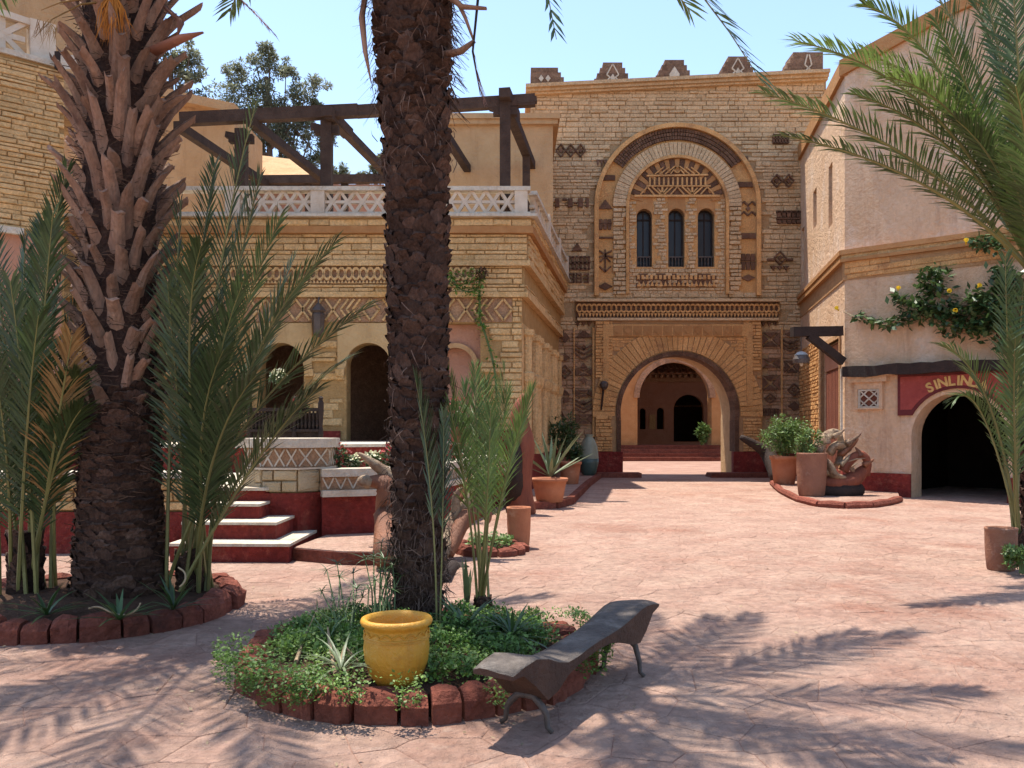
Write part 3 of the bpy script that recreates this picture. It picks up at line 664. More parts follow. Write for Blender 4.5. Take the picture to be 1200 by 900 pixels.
mb = MB(); mb.plate(HF, rect(6.6, -.1, 15, 5.6), [door, w1_, w2_], -.4, 0); mb.build('wall', 'pink', hall)
mb = MB(); mb.box((3, 55.3, -.1), (6.58, 55.8, 5.6)); mb.build('wall', 'pink', hall)
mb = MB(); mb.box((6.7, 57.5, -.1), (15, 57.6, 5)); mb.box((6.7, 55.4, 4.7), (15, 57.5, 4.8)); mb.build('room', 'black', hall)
mb = MB(); mb.box((hp(740,0)[0], 54.97, .1), (hp(761,0)[0], 55.0, .25)); mb.build('skirting', 'red', hall)
mb = MB(); mb.plate4(HF, rect(hp(761, 0)[0], hp(0, 503)[1], hp(768, 0)[0], hp(0, 486)[1]), .01, .06); mb.build('notice_board', 'yplaster', hall)
mb = MB(); mb.plate4(HF, rect(5, 4.7, 15, 4.95), 0, .25); mb.build('eaves_beam', 'russet', hall)
for k in range(17):
    mb = MB(); x = 7.4+k*.36; mb.beam((x, 55.2, 5.30), (x+(x-10.3)*.05, 54.2, 5.02), .17, .2); mb.build('rafter', 'russet', hall)
mb = MB(); mb.hexa([(5.5, 54.1, 5.14), (15, 54.1, 5.14), (14, 60, 7.3), (6.5, 60, 7.3), (5.5, 54.1, 5.22), (15, 54.1, 5.22), (14, 60, 7.4), (6.5, 60, 7.4)]); rf = mb.build('roof', 'tile', hall)
for k in range(24):
    mb = MB(); x = 5.8+k*.39; mb.tube([(x, 54.05, 5.2), (10.2+(x-10.2)*.85, 60, 7.38)], .1, 6); mb.build('roof_tile', 'tile', rf)

# ------------------------------------------------------------------ terrace house (front Y=21)
HY = 21.0; S2 = HY/FPX
def hu(px): return (px-600)*S2
def hv(py): return EYE+(HOR-py)*S2
def H2(px, py): return (hu(px), hv(py))
house = thing('terrace_house', 'golden stone terrace house with carved friezes and shaded arcade beside the gate tower', 'house', (-4, 22, 0))
HFr = Frame((0, HY, 0), (1,0,0), (0,-1,0))
SD = V((1.40, 9.0, 0)).normalized(); SN = V((SD.y, -SD.x, 0)); C0 = V((.25, HY, 0))
SFr = Frame(C0, SD, SN)
XL = -15.0
arcs = [arch(hu(432-102*k), hv(428), 26*S2, .5, 18) for k in range(4)]
panel = rect(hu(478), .5, hu(563), hv(379))
mb = MB(); mb.plate(HFr, [(XL, -.1), (.25, -.1), (.25, hv(378)), (XL, hv(378))], arcs+[panel], -.55, 0); mb.build('wall', 'goldback', house)
mb = MB(); mb.box((XL, HY+3.0, 0), (.2, HY+3.1, 6.5)); mb.box((XL, HY+.6, 4.2), (.2, HY+3, 4.3)); mb.build('arcade_room', 'brown', house)
mb = MB(); mb.plate(HFr, rect(hu(476), .4, hu(565), hv(378)), [arch(hu(533), hv(428), 22*S2, .5, 16)], -.5, -.30); mb.build('niche_wall', 'pink', house)
mb = MB(); mb.plate(HFr, arch(hu(533), hv(428), 27*S2, .5, 18), [arch(hu(533), hv(428), 21.5*S2, .51, 18)], -.3, -.2); mb.build('niche_arch', 'plaster2', house)
mb = MB(); mb.plate(HFr, rect(hu(500), .4, hu(562), hv(396)), [], -.52, -.48); mb.build('niche_back', 'pink', house)
# arcade plaster spandrels + red base + pillar capitals
for k in range(4):
    cx = 432-102*k
    mb = MB(); mb.plate(HFr, [H2(cx-36, 440), H2(cx-36, 379), H2(cx+36, 379), H2(cx+36, 440), H2(cx+31, 440)]+[(hu(cx)+26*S2*math.cos(t*PI/16), hv(428)+26*S2*math.sin(t*PI/16)) for t in range(17)]+[H2(cx-31, 440)], [], 0, .07)
    mb.build('spandrel', 'yplaster', house)
    for d in (-1, 1):
        mb = MB(); mb.plate4(HFr, rect(hu(cx+d*33-5), hv(441), hu(cx+d*33+5), hv(433)), -.5, .12); mb.build('capital', 'gold', house)
def h_in(p):
    if any(inpoly(p, a) for a in arcs) or inpoly(p, panel): return False
    for k in range(4):
        cx = 432-102*k
        if hu(cx-36) < p[0] < hu(cx+36) and p[1] > hv(440): return False
        if hu(cx-31) < p[0] < hu(cx+31): return False
    return True
st = [s for s in stone_list(-9.2, hv(505), .25, hv(379), (.10,.2), (.3,.9), h_in, 51)]
place_stones(st, HFr, 'gold', house, 60, (.03,.08), .014, seed=6)
for a, b in ((563, 612), (366, 399), (264, 297), (162, 195)):
    mb = MB(); mb.plate4(HFr, rect(hu(a), -.1, hu(b), hv(505)), 0, .1); mb.build('plinth', 'red', house)
# tiers wrapping the corner
def foot(p):  # footprint corner offsets
    a = V((XL, HY-p, 0)); e = C0+SN*p+SD*9.0
    # intersection of front line y=HY-p with side line
    q = C0+SN*p; t = (HY-p-q.y)/SD.y; c = q+SD*t
    return [a, c, e, C0+SD*9.0-SN*1.0, V((XL, HY+1.5, 0))]
def tier(h0, h1, p, m, name):
    f = foot(p); mb = MB(); n = len(f)
    mb.add([(q.x, q.y, h0) for q in f]+[(q.x, q.y, h1) for q in f], [tuple(range(n))[::-1], tuple(range(n, 2*n))]+[(i, (i+1) % n, (i+1) % n+n, i+n) for i in range(n)])
    return mb.build(name, m, house)
tier(hv(378), hv(349), .0, 'goldback', 'frieze_wall')
tier(hv(349), hv(343), .16, 'gold', 'ledge')
tier(hv(343), hv(334), .08, 'goldback', 'upper_wall')
tier(hv(334), hv(313), .06, 'goldback', 'upper_wall')
tier(hv(313), hv(307), .22, 'gold', 'ledge')
tier(hv(307), hv(276), .14, 'goldback', 'upper_wall')
tier(hv(276), hv(268), .30, 'orange', 'ledge')
tier(hv(268), hv(258), .26, 'goldback', 'upper_wall')
tier(hv(258), hv(255), .42, 'white', 'coping')
for py0, py1, p, n in ((343, 334, .08, 30), (307, 276, .14, 90), (268, 258, .26, 30)):
    c = foot(p)[1]
    F1 = Frame((0, HY-p, 0), (1,0,0), (0,-1,0))
    st = stone_list(-9.2, hv(py0), c.x, hv(py1), (.09,.19), (.3,1.0), None, int(py0))
    place_stones(st, F1, 'gold', house, n, (.03,.07), .014, seed=int(py0))
    F2 = Frame(C0+SN*p, SD, SN)
    place_stones(stone_list(-.05, hv(py0), 9, hv(py1), (.1,.2), (.3,.9), None, int(py0)+1), F2, 'gold', house, 0, (.03,.07), .014, name='side_wall', seed=3)
# ring frieze (313-334): only up to px 560, corner end is plain stone
mb = MB(); mb.plate4(HFr, rect(-9.2, hv(333.6), hu(556), hv(313.4)), .06, .10); mb.build('frieze_back', 'russet', house)
place_stones(stone_list(hu(556), hv(334), hu(612), hv(313), (.09,.16), (.3,.9), None, 77), Frame((0, HY-.06, 0), (1,0,0), (0,-1,0)), 'gold', house, 14, (.03,.07), .014)
rg = MB(); n = 10
for k in range(n):
    t0 = 2*PI*k/n; t1 = 2*PI*(k+1)/n
    rg.plate4(Frame((0,0,0), (1,0,0), (0,-1,0)), [(r*math.cos(t)*.62, r*math.sin(t)) for r, t in ((.105, t0), (.17, t0), (.17, t1), (.105, t1))], 0, .07)
rgm = rg.mesh('frieze_ring', 'gold')
for k in range(44): link('frieze_ring', rgm, house, None, Matrix.Translation((hu(553-k*8.4), HY-.10, hv(322))))
mb = MB()
for k in range(90):
    x = 556-k*4.1
    if x > 180: mb.plate4(HFr, [H2(x, 333), H2(x-3.6, 333), H2(x-1.8, 329.5)], .1, .16)
mb.build('frieze_teeth', 'gold', house, kind='stuff')
# chevron frieze
mb = MB(); mb.plate4(HFr, rect(-9.2, hv(377.5), hu(600), hv(349.5)), .0, .03); mb.build('frieze_back', 'russet', house)
def fbar(p, q):
    mb = MB(); mb.bar(HFr, H2(*p), H2(*q), 2.2*S2, .03, .10); mb.build('frieze_bar', 'gold', house)
x = 600; pat = ['d', '<', '<', '<', 'x', '<', '<', '<', 'd', '>', '>', '>', 'x']
i = 0
while x > 270:
    k = pat[i % len(pat)]; i += 1
    if k == 'd':
        fbar((x, 363), (x-10, 351)); fbar((x-10, 351), (x-20, 363)); fbar((x-20, 363), (x-10, 376)); fbar((x-10, 376), (x, 363)); x -= 22
    elif k == '<': fbar((x, 351), (x-9, 363)); fbar((x-9, 363), (x, 376)); x -= 7
    elif k == '>': fbar((x-9, 351), (x, 363)); fbar((x, 363), (x-9, 376)); x -= 7
    else: fbar((x-2, 351), (x-20, 376)); fbar((x-20, 351), (x-2, 376)); x -= 24
place_stones(stone_list(hu(600), hv(378), hu(612), hv(349), (.09,.16), (.12,.25), None, 78), HFr, 'gold', house, 6, (.03,.06), .014)
# side wall with recessed bays and engaged columns
mb = MB(); sb = [rect(.55+k*2.1, 1.2, 1.75+k*2.1, hv(392)) for k in range(4)]
mb.plate(SFr, [(0, -.1), (9, -.1), (9, hv(378)), (0, hv(378))], sb, -.55, 0); mb.build('side_wall', 'gold', house)
mb = MB(); mb.plate(SFr, [(.4, 0), (8.9, 0), (8.9, hv(380)), (.4, hv(380))], [], -.6, -.4); mb.build('side_bay', 'pink', house)
for k in range(8):
    u = .45+(k//2)*2.1+(k % 2)*1.4; mb = MB(); c = SFr.p(u, 0, .06)
    mb.lathe([(.17,1.0),(.17,1.15),(.12,1.2),(.115,2.75),(.18,2.85),(.2,3.05),(.13,3.1),(.13,hv(393)),(.19,hv(391)),(.19,hv(384))], (c.x, c.y, 0), 10); mb.build('column', 'gold', house)
mb = MB(); mb.plate4(SFr, rect(0, -.1, 9, 1.0), 0, .14); mb.build('plinth', 'red', house)
# roof slab
mb = MB(); mb.hexa([(XL, HY+.4, hv(262)), (.3, HY+.4, hv(262)), (1.6, 30, hv(262)), (XL, 30, hv(262)), (XL, HY+.4, hv(256)), (.3, HY+.4, hv(256)), (1.6, 30, hv(256)), (XL, 30, hv(256))]); mb.build('roof', 'plaster2', house)

# balustrade on the terrace
bal = thing('roof_balustrade', 'pale limewashed lattice balustrade along the golden house terrace edge', 'balustrade', (-4, 21, hv(255)))
BY = 20.86; BF = Frame((0, BY, 0), (1,0,0), (0,-1,0)); z0, z1 = hv(254.5), hv(222)
def blen(mb, fr, u0, u1): pass
mb = MB(); mb.plate4(BF, rect(-9.3, z1-.10, .45, z1), -.16, .16); mb.build('top_rail', 'white', bal)
mb = MB(); mb.plate4(BF, rect(-9.3, z0, .45, z0+.07), -.12, .12); mb.build('bottom_rail', 'white', bal)
posts = [(268, 285), (367, 383), (470, 487), (603, 618)]
for a, b in posts:
    mb = MB(); mb.plate4(BF, rect(hu(a), z0+.01, hu(b), z1-.02), -.14, .14); mb.build('post', 'lime', bal)
def lattice(fr, u0, u1, n, parent):
    w = (u1-u0)/n; zm = z0+.07+(z1-.1-z0-.07)*.5; a, b = z0+.06, z1-.09
    for k in range(n):
        x = u0+k*w
        for p, q in (((x, a), (x+w, b)), ((x, b), (x+w, a))):
            mb = MB(); mb.bar(fr, p, q, .075, -.07+R.uniform(0,.01), .06+R.uniform(0,.012)); mb.build('lattice_bar', 'lime', parent)
    mb = MB(); mb.bar(fr, (u0, (a+b)/2), (u1, (a+b)/2), .07, -.06, .055); mb.build('lattice_bar', 'lime', parent)
for (a, b), n in zip(((285, 367), (383, 470), (487, 603)), (5, 5, 7)): lattice(BF, hu(a), hu(b), n, bal)
BS = Frame(C0+SN*.2+V((0, -.05, 0)), SD, SN)
mb = MB(); mb.plate4(BS, rect(.2, z1-.10, 9, z1-.004), -.14, .14); mb.build('top_rail', 'white', bal)
mb = MB(); mb.plate4(BS, rect(.2, z0+.004, 9, z0+.07), -.11, .11); mb.build('bottom_rail', 'white', bal)
for u in (2.9, 5.9, 8.7):
    mb = MB(); mb.plate4(BS, rect(u, z0+.01, u+.3, z1+.10), -.16, .16); mb.build('post', 'lime', bal)
for a, b in ((.3, 2.9), (3.2, 5.9), (6.2, 8.7)): lattice(BS, a, b, 5, bal)

# upper plaster block on the terrace
blk = thing('roof_room', 'warm plaster rooftop room behind the timber pergola, against the gate tower', 'building', (-.3, 28, hv(256)))
mb = MB(); X0, X1 = at(518, 0, 26).x, at(648, 0, 26).x; top = at(0, 147, 26).z
rd = arch(X0+.35, hv(222)+.1, .45, hv(256), 12)
RF = Frame((0, 26, 0), (1,0,0), (0,-1,0)); mb.plate(RF, rect(X0, hv(256), X1, top), [rd], -4, 0); mb.build('wall', 'plaster2', blk)
mb = MB(); mb.box((X0-.12, 25.85, top), (X1+.14, 30, top+.14)); mb.box((X0-.2, 25.78, top+.142), (X1+.2, 30, top+.3)); mb.build('parapet', 'plaster2', blk)
mb = MB(); mb.box((X0, 27, hv(256)), (X0+.9, 27.1, hv(222)+1)); mb.build('doorway', 'black', blk)  # black panel painted as the shade behind the opening
# back buildings left of the pergola
b2 = thing('tiled_shed', 'low rooftop shed with pale sloping roof and brown fascia behind the pergola', 'building', (-8, 29.5, hv(256)))
mb = MB(); p = [at(262, 235, 29), at(450, 235, 29)]; mb.box((p[0].x, 29, hv(256)), (p[1].x, 31, at(0, 216, 29).z)); mb.build('wall', 'pink', b2)
mb = MB(); a, b, c, d = at(296, 178, 33), at(375, 208, 29), at(450, 208, 29), at(262, 208, 29); zt = at(0, 206, 29).z
mb.add([at(275, 214, 28.8), at(380, 212, 28.8), at(345, 187, 33), at(290, 180, 33), at(275, 217, 28.8), at(380, 215, 28.8), at(345, 190, 33), at(290, 183, 33)], [(0,1,2,3),(7,6,5,4),(0,4,5,1),(1,5,6,2),(2,6,7,3),(3,7,4,0)]); mb.build('roof', 'plaster2', b2)
mb = MB(); mb.beam(at(275, 215, 28.7), at(382, 213, 28.7), .16, .22); mb.beam(at(296, 176, 33), at(280, 216, 28.75), .14, .2); mb.beam(at(383, 211, 28.6), at(452, 211, 28.6), .16, .22); mb.build('fascia', 'timber', b2)
b3 = thing('gabled_house', 'orange plaster house with sloping pale parapet behind the thick booted palm', 'house', (-10.5, 28, 0))
mb = MB(); q = [at(60, 300, 27), at(275, 300, 27), at(275, 130, 27), at(205, 114, 27), at(60, 90, 27)]
F27 = Frame((0, 27, 0), (1,0,0), (0,-1,0)); mb.plate4(F27, [(v.x, v.z) for v in q], -3, 0); mb.build('wall', 'plaster2', b3)
mb = MB(); mb.beam(at(60, 91, 26.9), at(207, 115, 26.9), .7, .28); mb.beam(at(207, 116, 26.9), at(278, 131, 26.9), .7, .28); mb.build('coping', 'plaster2', b3)

# pergola
pg = thing('timber_pergola', 'weathered dark timber pergola of posts and crossing beams over the roof terrace', 'pergola', (-4, 21.5, hv(256)))
PY = 21.4; RD = V((.147, 1, 0))
def pbeam(p, q, w, h, name='beam'):
    mb = MB(); mb.beam(p, q, w, h); mb.build(name, 'timber', pg)
pbeam(at(212, 140, PY), at(420, 130, PY), .24, .30); pbeam(at(418, 131, PY+.02), at(627, 117.5, PY+.02), .22, .28)
for x, yt in ((592, 106), (383, 128), (283, 138)):
    pbeam(at(x, 262, PY), at(x, yt+14, PY), .27, .27, 'post')
    if x != 283: pbeam(at(x-1, yt+2, PY-.35), at(x+1, yt+2, PY-.35)+RD*1.5-V((0,0,.05)), .28, .24, 'bracket')
    a = at(x-14, yt+25, PY); b = at(x+14, yt+25, PY); pbeam(a, b, .2, .2, 'capital'); pbeam(at(x-18, yt+20, PY), at(x-8, yt+22, PY), .17, .14, 'capital')
mb = MB(); mb.beam(at(606, 120, PY), at(629, 117, PY), .2, .14); mb.build('beam_end', 'timber', pg)
for x, y, L_ in ((300, 147, 4.6), (390, 139, 4.4), (505, 132, 5.0), (215, 152, 5.2)):
    p = at(x, y, PY); pbeam(p-RD*.3, p+RD*L_, .2, .22)
p = at(596, 127, PY); pbeam(p, p+RD*8.0, .24, .24)
for d in (3.4, 7.0):
    q = p+RD*d; pbeam((q.x, q.y, hv(256)), (q.x, q.y, q.z-.1), .22, .22, 'post')
pbeam(at(300, 211, 26.2), at(452, 209.5, 26.2), .2, .25); pbeam(at(440, 210, 26.15), at(514, 209, 26.15), .2, .22)
for x in (362, 404, 292):
    q = at(x, 212, 26.3); pbeam((q.x, q.y, hv(256)), tuple(q), .2, .2, 'post')

# ------------------------------------------------------------------ left house (far left)
lh = thing('stone_house', 'tall house corner of thin layered stone with lattice balustrade behind the large palm', 'house', (-11, 16, 0))
A = at(-60, 55, 15.0); Bp = at(75, 82, 16.2)
LU = V((Bp.x-A.x, Bp.y-A.y, 0)).normalized(); LN = V((LU.y, -LU.x, 0)); LF = Frame((A.x, A.y, 0), LU, LN); LL = (V((Bp.x, Bp.y, 0))-V((A.x, A.y, 0))).length
mb = MB(); mb.plate4(LF, [(-3, 0), (LL, 0), (LL, Bp.z), (-3, A.z+.2)], -5, 0); mb.build('wall', 'goldback', lh)
zl = at(0, 264, 15.4).z
place_stones(stone_list(-.2, zl, LL, Bp.z-.05, (.055,.11), (.25,.8), None, 91), LF, 'gold', lh, 60, (.02,.06), .010, seed=12)
mb = MB(); mb.plate4(LF, rect(-3, zl-.12, LL-.7, zl), 0, .16); mb.build('ledge', 'white', lh)
mb = MB(); mb.plate4(LF, rect(-3, 1.2, LL-.05, zl-.12), 0, .04); mb.build('lower_wall', 'pink', lh)
mb = MB(); mb.plate4(LF, [(-3, A.z+.2), (LL, Bp.z), (LL, Bp.z+.1), (-3, A.z+.3)], -.5, .06); mb.build('coping', 'white', lh)
mb = MB(); mb.plate4(LF, rect(-3, Bp.z, LL+1.2, 14), -4, -2.2); mb.build('upper_wall', 'plaster2', lh)
lb = thing('lattice_parapet', 'worn pale star-lattice parapet on top of the layered stone house corner', 'balustrade', tuple(LF.p(LL-.6, Bp.z, 0)))
LB = Frame(LF.p(0, 0, -.2), LU, LN)
mb = MB(); mb.plate4(LB, rect(LL-.55, Bp.z+.05, LL-.12, Bp.z+.85), -.2, .12); mb.build('post', 'lime', lb)
mb = MB(); mb.plate4(LB, [(-3, Bp.z+1.0), (LL-.5, Bp.z+.72), (LL-.5, Bp.z+.84), (-3, Bp.z+1.12)], -.12, .1); mb.build('top_rail', 'lime', lb)
for k in range(4):
    x1 = LL-.62-k*.78; x0 = x1-.74; a = Bp.z+.13; b = Bp.z+.76
    for p, q in (((x0, a), (x1, b)), ((x0, b), (x1, a)), (((x0+x1)/2, a), ((x0+x1)/2, b)), ((x0, (a+b)/2), (x1, (a+b)/2))):
        mb = MB(); mb.bar(LB, p, q, .10, -.06+R.uniform(0,.01), .04+R.uniform(0,.01)); mb.build('lattice_bar', 'lime', lb)
fl = thing('floodlight', 'small white floodlight on the layered stone house corner', 'lamp', tuple(LF.p(LL, Bp.z-.1, .1)))
mb = MB(); c = LF.p(LL-.05, Bp.z+.02, .25); mb.box((c.x-.02, c.y-.1, c.z-.14), (c.x+.28, c.y+.1, c.z+.12)); mb.build('housing', 'white', fl)
mb = MB(); mb.box((c.x-.14, c.y-.09, c.z-.12), (c.x-.022, c.y+.09, c.z+.2)); mb.build('lamp_visor', 'darkwood', fl)

# ------------------------------------------------------------------ raised patio, steps, pier, low wall
patio = thing('raised_patio', 'raised red and white patio floor in front of the golden arcade', 'patio', (-5, 14, 0))
def slab(poly, z0, z1, m, name, parent):
    n = len(poly); mb = MB(); mb.add([(x, y, z0) for x, y in poly]+[(x, y, z1) for x, y in poly], [tuple(range(n))[::-1], tuple(range(n, 2*n))]+[(i, (i+1) % n, (i+1) % n+n, i+n) for i in range(n)])
    return mb.build(name, m, parent)
slab([(-9.5,11.85),(-3.45,11.85),(-2.75,12.6),(-2.2,12.95),(-1.5,14.1),(-1.1,16.3),(-.5,18.6),(-.1,20.95),(-9.5,20.95)], 0, .80, 'red', 'base', patio)
slab([(-9.5,11.80),(-3.43,11.80),(-2.75,12.62),(-2.2,12.97),(-1.5,14.1),(-1.1,16.3),(-.5,18.6),(-.1,20.95),(-9.5,20.95)], .80, .84, 'white', 'floor', patio)
slab([(-9.5,16.0),(-4.0,16.0),(-3.4,16.6),(-1.6,17.4),(-1.2,20.9),(-9.5,20.9)], .84, 1.30, 'red', 'upper_step', patio)
slab([(-9.5,15.95),(-3.98,15.95),(-3.36,16.57),(-1.55,17.37),(-1.15,20.9),(-9.5,20.9)], 1.30, 1.36, 'white', 'upper_floor', patio)
steps = thing('patio_steps', 'red steps with white treads climbing to the patio beside the painted pier', 'steps', (-3.8, 11, 0))
for k, (xr, h) in enumerate(((-2.76, .20), (-3.04, .42), (-3.38, .62))):
    Y0 = 10.55+k*.42; mb = MB(); mb.hexa([(-4.25, Y0+.05, -.01), (xr, Y0, -.01), (xr, 12.0, -.01), (-4.25, 12.0, -.01), (-4.25, Y0+.05, h), (xr, Y0, h), (xr, 12.0, h), (-4.25, 12.0, h)]); o = mb.build('riser', 'red', steps)
    mb = MB(); mb.hexa([(-4.26, Y0+.02, h), (xr+.02, Y0-.03, h), (xr+.02, 11.98, h), (-4.26, 11.98, h), (-4.26, Y0+.02, h+.035), (xr+.02, Y0-.03, h+.035), (xr+.02, 11.98, h+.035), (-4.26, 11.98, h+.035)]); mb.build('tread', 'white', o)
# retaining wall left of the steps
rw = thing('patio_wall', 'low stone retaining wall with red painted base behind the booted palm bed', 'wall', (-7, 11.4, 0))
WF = Frame((0, 11.4, 0), (1,0,0), (0,-1,0))
mb = MB(); mb.plate4(WF, rect(-10, 0, -4.3, 1.0), -.4, 0); mb.build('core', 'goldback', rw)
mb = MB(); mb.plate4(WF, rect(-10, 0, -4.29, .55), 0, .09); mb.build('painted_base', 'red', rw)
place_stones(stone_list(-8.2, .56, -4.3, 1.0, (.1,.16), (.25,.55), None, 61), WF, 'gold', rw, 60, (.04,.08), .012)
mb = MB(); mb.plate4(WF, rect(-10, 1.0, -4.27, 1.08), -.45, .1); mb.build('coping', 'white', rw)
# octagonal pier
pier = thing('painted_pier', 'broad stone pier with white cross pattern, pale capstone and red base beside the steps', 'pier', (-3.24, 12.5, 0))
PC = V((-3.24, 12.5, 0)); 
def octo(r): return [(PC.x+r*math.cos(PI/8+k*PI/4), PC.y+r*math.sin(PI/8+k*PI/4)) for k in range(8)]
slab(octo(.70), -.01, .76, 'red', 'base', pier); slab(octo(.63), .76, 1.10, 'goldback', 'core', pier)
slab(octo(.65), 1.10, 1.39, 'russet', 'band', pier); slab(octo(.72), 1.39, 1.52, 'white', 'capstone', pier)
slab(octo(.69), 1.085, 1.112, 'lime', 'ledge', pier)
for k in range(8):
    a = V((*octo(.635)[k], 0)); b = V((*octo(.635)[(k+1) % 8], 0)); mid = (a+b)/2; nn = (mid-PC).normalized()
    if nn.y > .5: continue
    L_ = (b-a).length; fr = Frame(a, (b-a), nn)
    for (s0, s1, v0, v1) in ([(0,.28,.77,.93),(.28,.5,.77,.93),(0,.16,.93,1.085),(.16,.5,.93,1.085)] if k % 2 else [(0,.34,.77,1.085),(.34,.5,.77,.9),(.34,.5,.9,1.085)]):
        sc = L_/.5; place_stones([(s0*sc, s1*sc, v0, v1)], fr, 'cream', pier, 1, (.03,.055), .012, name='block', seed=k+int(s0*50))
    a2 = V((*octo(.65)[k], 0)); b2_ = V((*octo(.65)[(k+1) % 8], 0)); L2 = (b2_-a2).length; fr = Frame(a2, (b2_-a2), nn)
    nx_ = 3 if k != 6 else 2
    for j in range(nx_):
        x0 = L2*(j+.08)/nx_; x1 = L2*(j+.92)/nx_
        mb = MB(); mb.bar(fr, (x0, 1.13), (x1, 1.37), .022, -.01, .010); mb.bar(fr, (x0, 1.37), (x1, 1.13), .022, -.01, .0125); mb.build('painted_cross', 'white', pier)
# curved low wall with flowers
lw = thing('planter_wall', 'curving low red wall with white ledges and zigzag band edging the patio', 'wall', (-1.6, 14, 0))
path = [(-2.72,12.12),(-2.1,12.35),(-1.62,12.95),(-1.32,13.8),(-1.08,15.0),(-.86,16.3),(-.62,17.5),(-.36,18.7)]
def off(path, d):
    out = []
    for i in range(len(path)):
        a = V(path[max(i-1, 0)]); b = V(path[min(i+1, len(path)-1)]); t = (b-a).normalized(); out.append((path[i][0]+t.y*d, path[i][1]-t.x*d))
    return out
def band(h0, h1, d0, d1, m, name):
    o = off(path, d1); i = off(path, -d0); slab(o+i[::-1], h0, h1, m, name, lw)
band(0, .70, .18, .16, 'red', 'base'); band(.70, .79, .2, .23, 'white', 'ledge'); band(.79, .98, .16, .14, 'russet', 'band'); band(.98, 1.09, .22, .2, 'white', 'coping')
op = off(path, .14)
for i in range(len(op)-1):
    a = V((*op[i], 0)); b = V((*op[i+1], 0)); d = (b-a); fr = Frame(a, d, V((d.y, -d.x, 0))); n = max(2, int(d.length/.16))
    mb = MB()
    for k in range(n):
        x = d.length*k/n; w = d.length/n
        mb.bar(fr, (x+.01, .965), (x+w*.5, .81), .02, -.01, .012); mb.bar(fr, (x+w*.5, .81), (x+w-.01, .965), .02, -.01, .014)
    mb.build('painted_zigzag', 'white', lw)
pl = thing('low_plinth', 'low red plinth with sunlit pinkish top at the foot of the curved wall', 'plinth', (-2, 11.3, 0))
a = gnd(343, 657); b = gnd(400, 662); c = gnd(470, 663)
pts = [(a.x, a.y), (b.x, b.y), (c.x, c.y), (-.95, 11.4), (-.75, 12.6), (-1.12, 14.0), (-1.45, 13.1), (-1.95, 12.5), (-2.6, 12.2)]
slab(pts, -.01, .15, 'redstone', 'body', pl)
pm = V((sum(p[0] for p in pts)/len(pts), sum(p[1] for p in pts)/len(pts)))
slab([(p[0]+(pm.x-p[0])*.012, p[1]+(pm.y-p[1])*.012) for p in pts], .15, .165, 'flag', 'top', pl)

# ------------------------------------------------------------------ right plaster building
RC = V((8.5, 21.8, 0)); RDv = V((2.6, -2.8, 0)).normalized(); RN = V((RDv.y, -RDv.x, 0))
LDv = V((1.64, 8.2, 0)).normalized(); LNv = V((-LDv.y, LDv.x, 0))
rh = thing('plaster_house', 'pale pink plaster building with orange cornice and arched shop doorway under palm fronds', 'house', (11, 23, 0))
FF = Frame(RC, RDv, RN); FL = Frame(RC, LDv, LNv)
def fu(px, py): p = on_plane(px, py, RC, RN); return ((p-RC).dot(RDv), p.z)
def lu(px, py): p = on_plane(px, py, RC, LNv); return ((p-RC).dot(LDv), p.z)
c0 = fu(988, 295)[1]; c1 = fu(1185, 268); ct = lambda u: c0+(c1[1]-c0)*u/c1[0]
UE = 7.6
t0_ = fu(988, 74)[1]; t1_ = fu(1120, 5)
mb = MB(); mb.plate4(FF, [(0, c0), (UE, ct(UE)), (UE, t1_[1]+.4), (t1_[0], t1_[1]), (0, t0_)], -.45, 0); mb.build('upper_wall', 'plaster', rh)
lend = 8.6; lt = lu(944, 170)[1]; lcz = lu(938, 348)
slits = []
for xa, xb, ya, yb in ((953, 957, 226, 263), (971, 975.5, 197, 262), (939.5, 942.5, 270, 331)):
    p = lu(xa, ya); q = lu(xb, yb); slits.append(rect(min(p[0], q[0]), q[1], max(p[0], q[0]), p[1]))
mb = MB(); mb.plate(FL, [(0, c0), (lend, lcz[1]), (lend, lt+.3), (0, t0_)], slits, -.45, 0); mb.build('upper_wall', 'plaster', rh)
mb = MB(); mb.plate4(FL, rect(.6, c0, lend, lt), -.8, -.7); mb.build('slit_shade_plate', 'black', rh)  # solid black plate, painted shade behind the slits
# roof parapet edge, worn
mb = MB(); mb.plate4(FF, [(-.1, t0_-.35), (t1_[0], t1_[1]-.22), (UE, t1_[1]+.2), (UE, t1_[1]+.6), (t1_[0], t1_[1]+.12), (-.1, t0_+.06)], -.6, .10); mb.build('parapet', 'orange', rh)
mb = MB(); mb.plate4(FL, [(-.05, t0_-.35), (lend, lt-.1), (lend, lt+.4), (-.05, t0_+.06)], -.6, .10); mb.build('parapet', 'orange', rh)
# cornice: three stepped courses, and stone strip below on the front
def corn(d0, d1, w, m, name='cornice'):
    mb = MB(); mb.plate4(FF, [(-.05, c0-d1), (UE, ct(UE)-d1), (UE, ct(UE)-d0), (-.05, c0-d0)], -.3, w)
    mb.plate4(FL, [(-.05, c0-d1), (lend, lcz[1]-d1), (lend, lcz[1]-d0), (-.05, c0-d0)], -.3, w+.004); return mb.build(name, m, rh)
corn(-.02, .10, .14, 'orange'); corn(.10, .20, .08, 'gold'); corn(.20, .28, .12, 'orange')
corn(.28, .74, .02, 'brickback', 'stone_strip')
strip = [s for s in stone_list(0, c0-.72, UE, c0+.3, (.11,.2), (.3,.8), lambda p: ct(p[0])-.72 < p[1] < ct(p[0])-.33, 66)]
place_stones(strip, Frame(RC+RN*.02, RDv, RN), 'brick', rh, 30, (.015,.04), .008, seed=6)
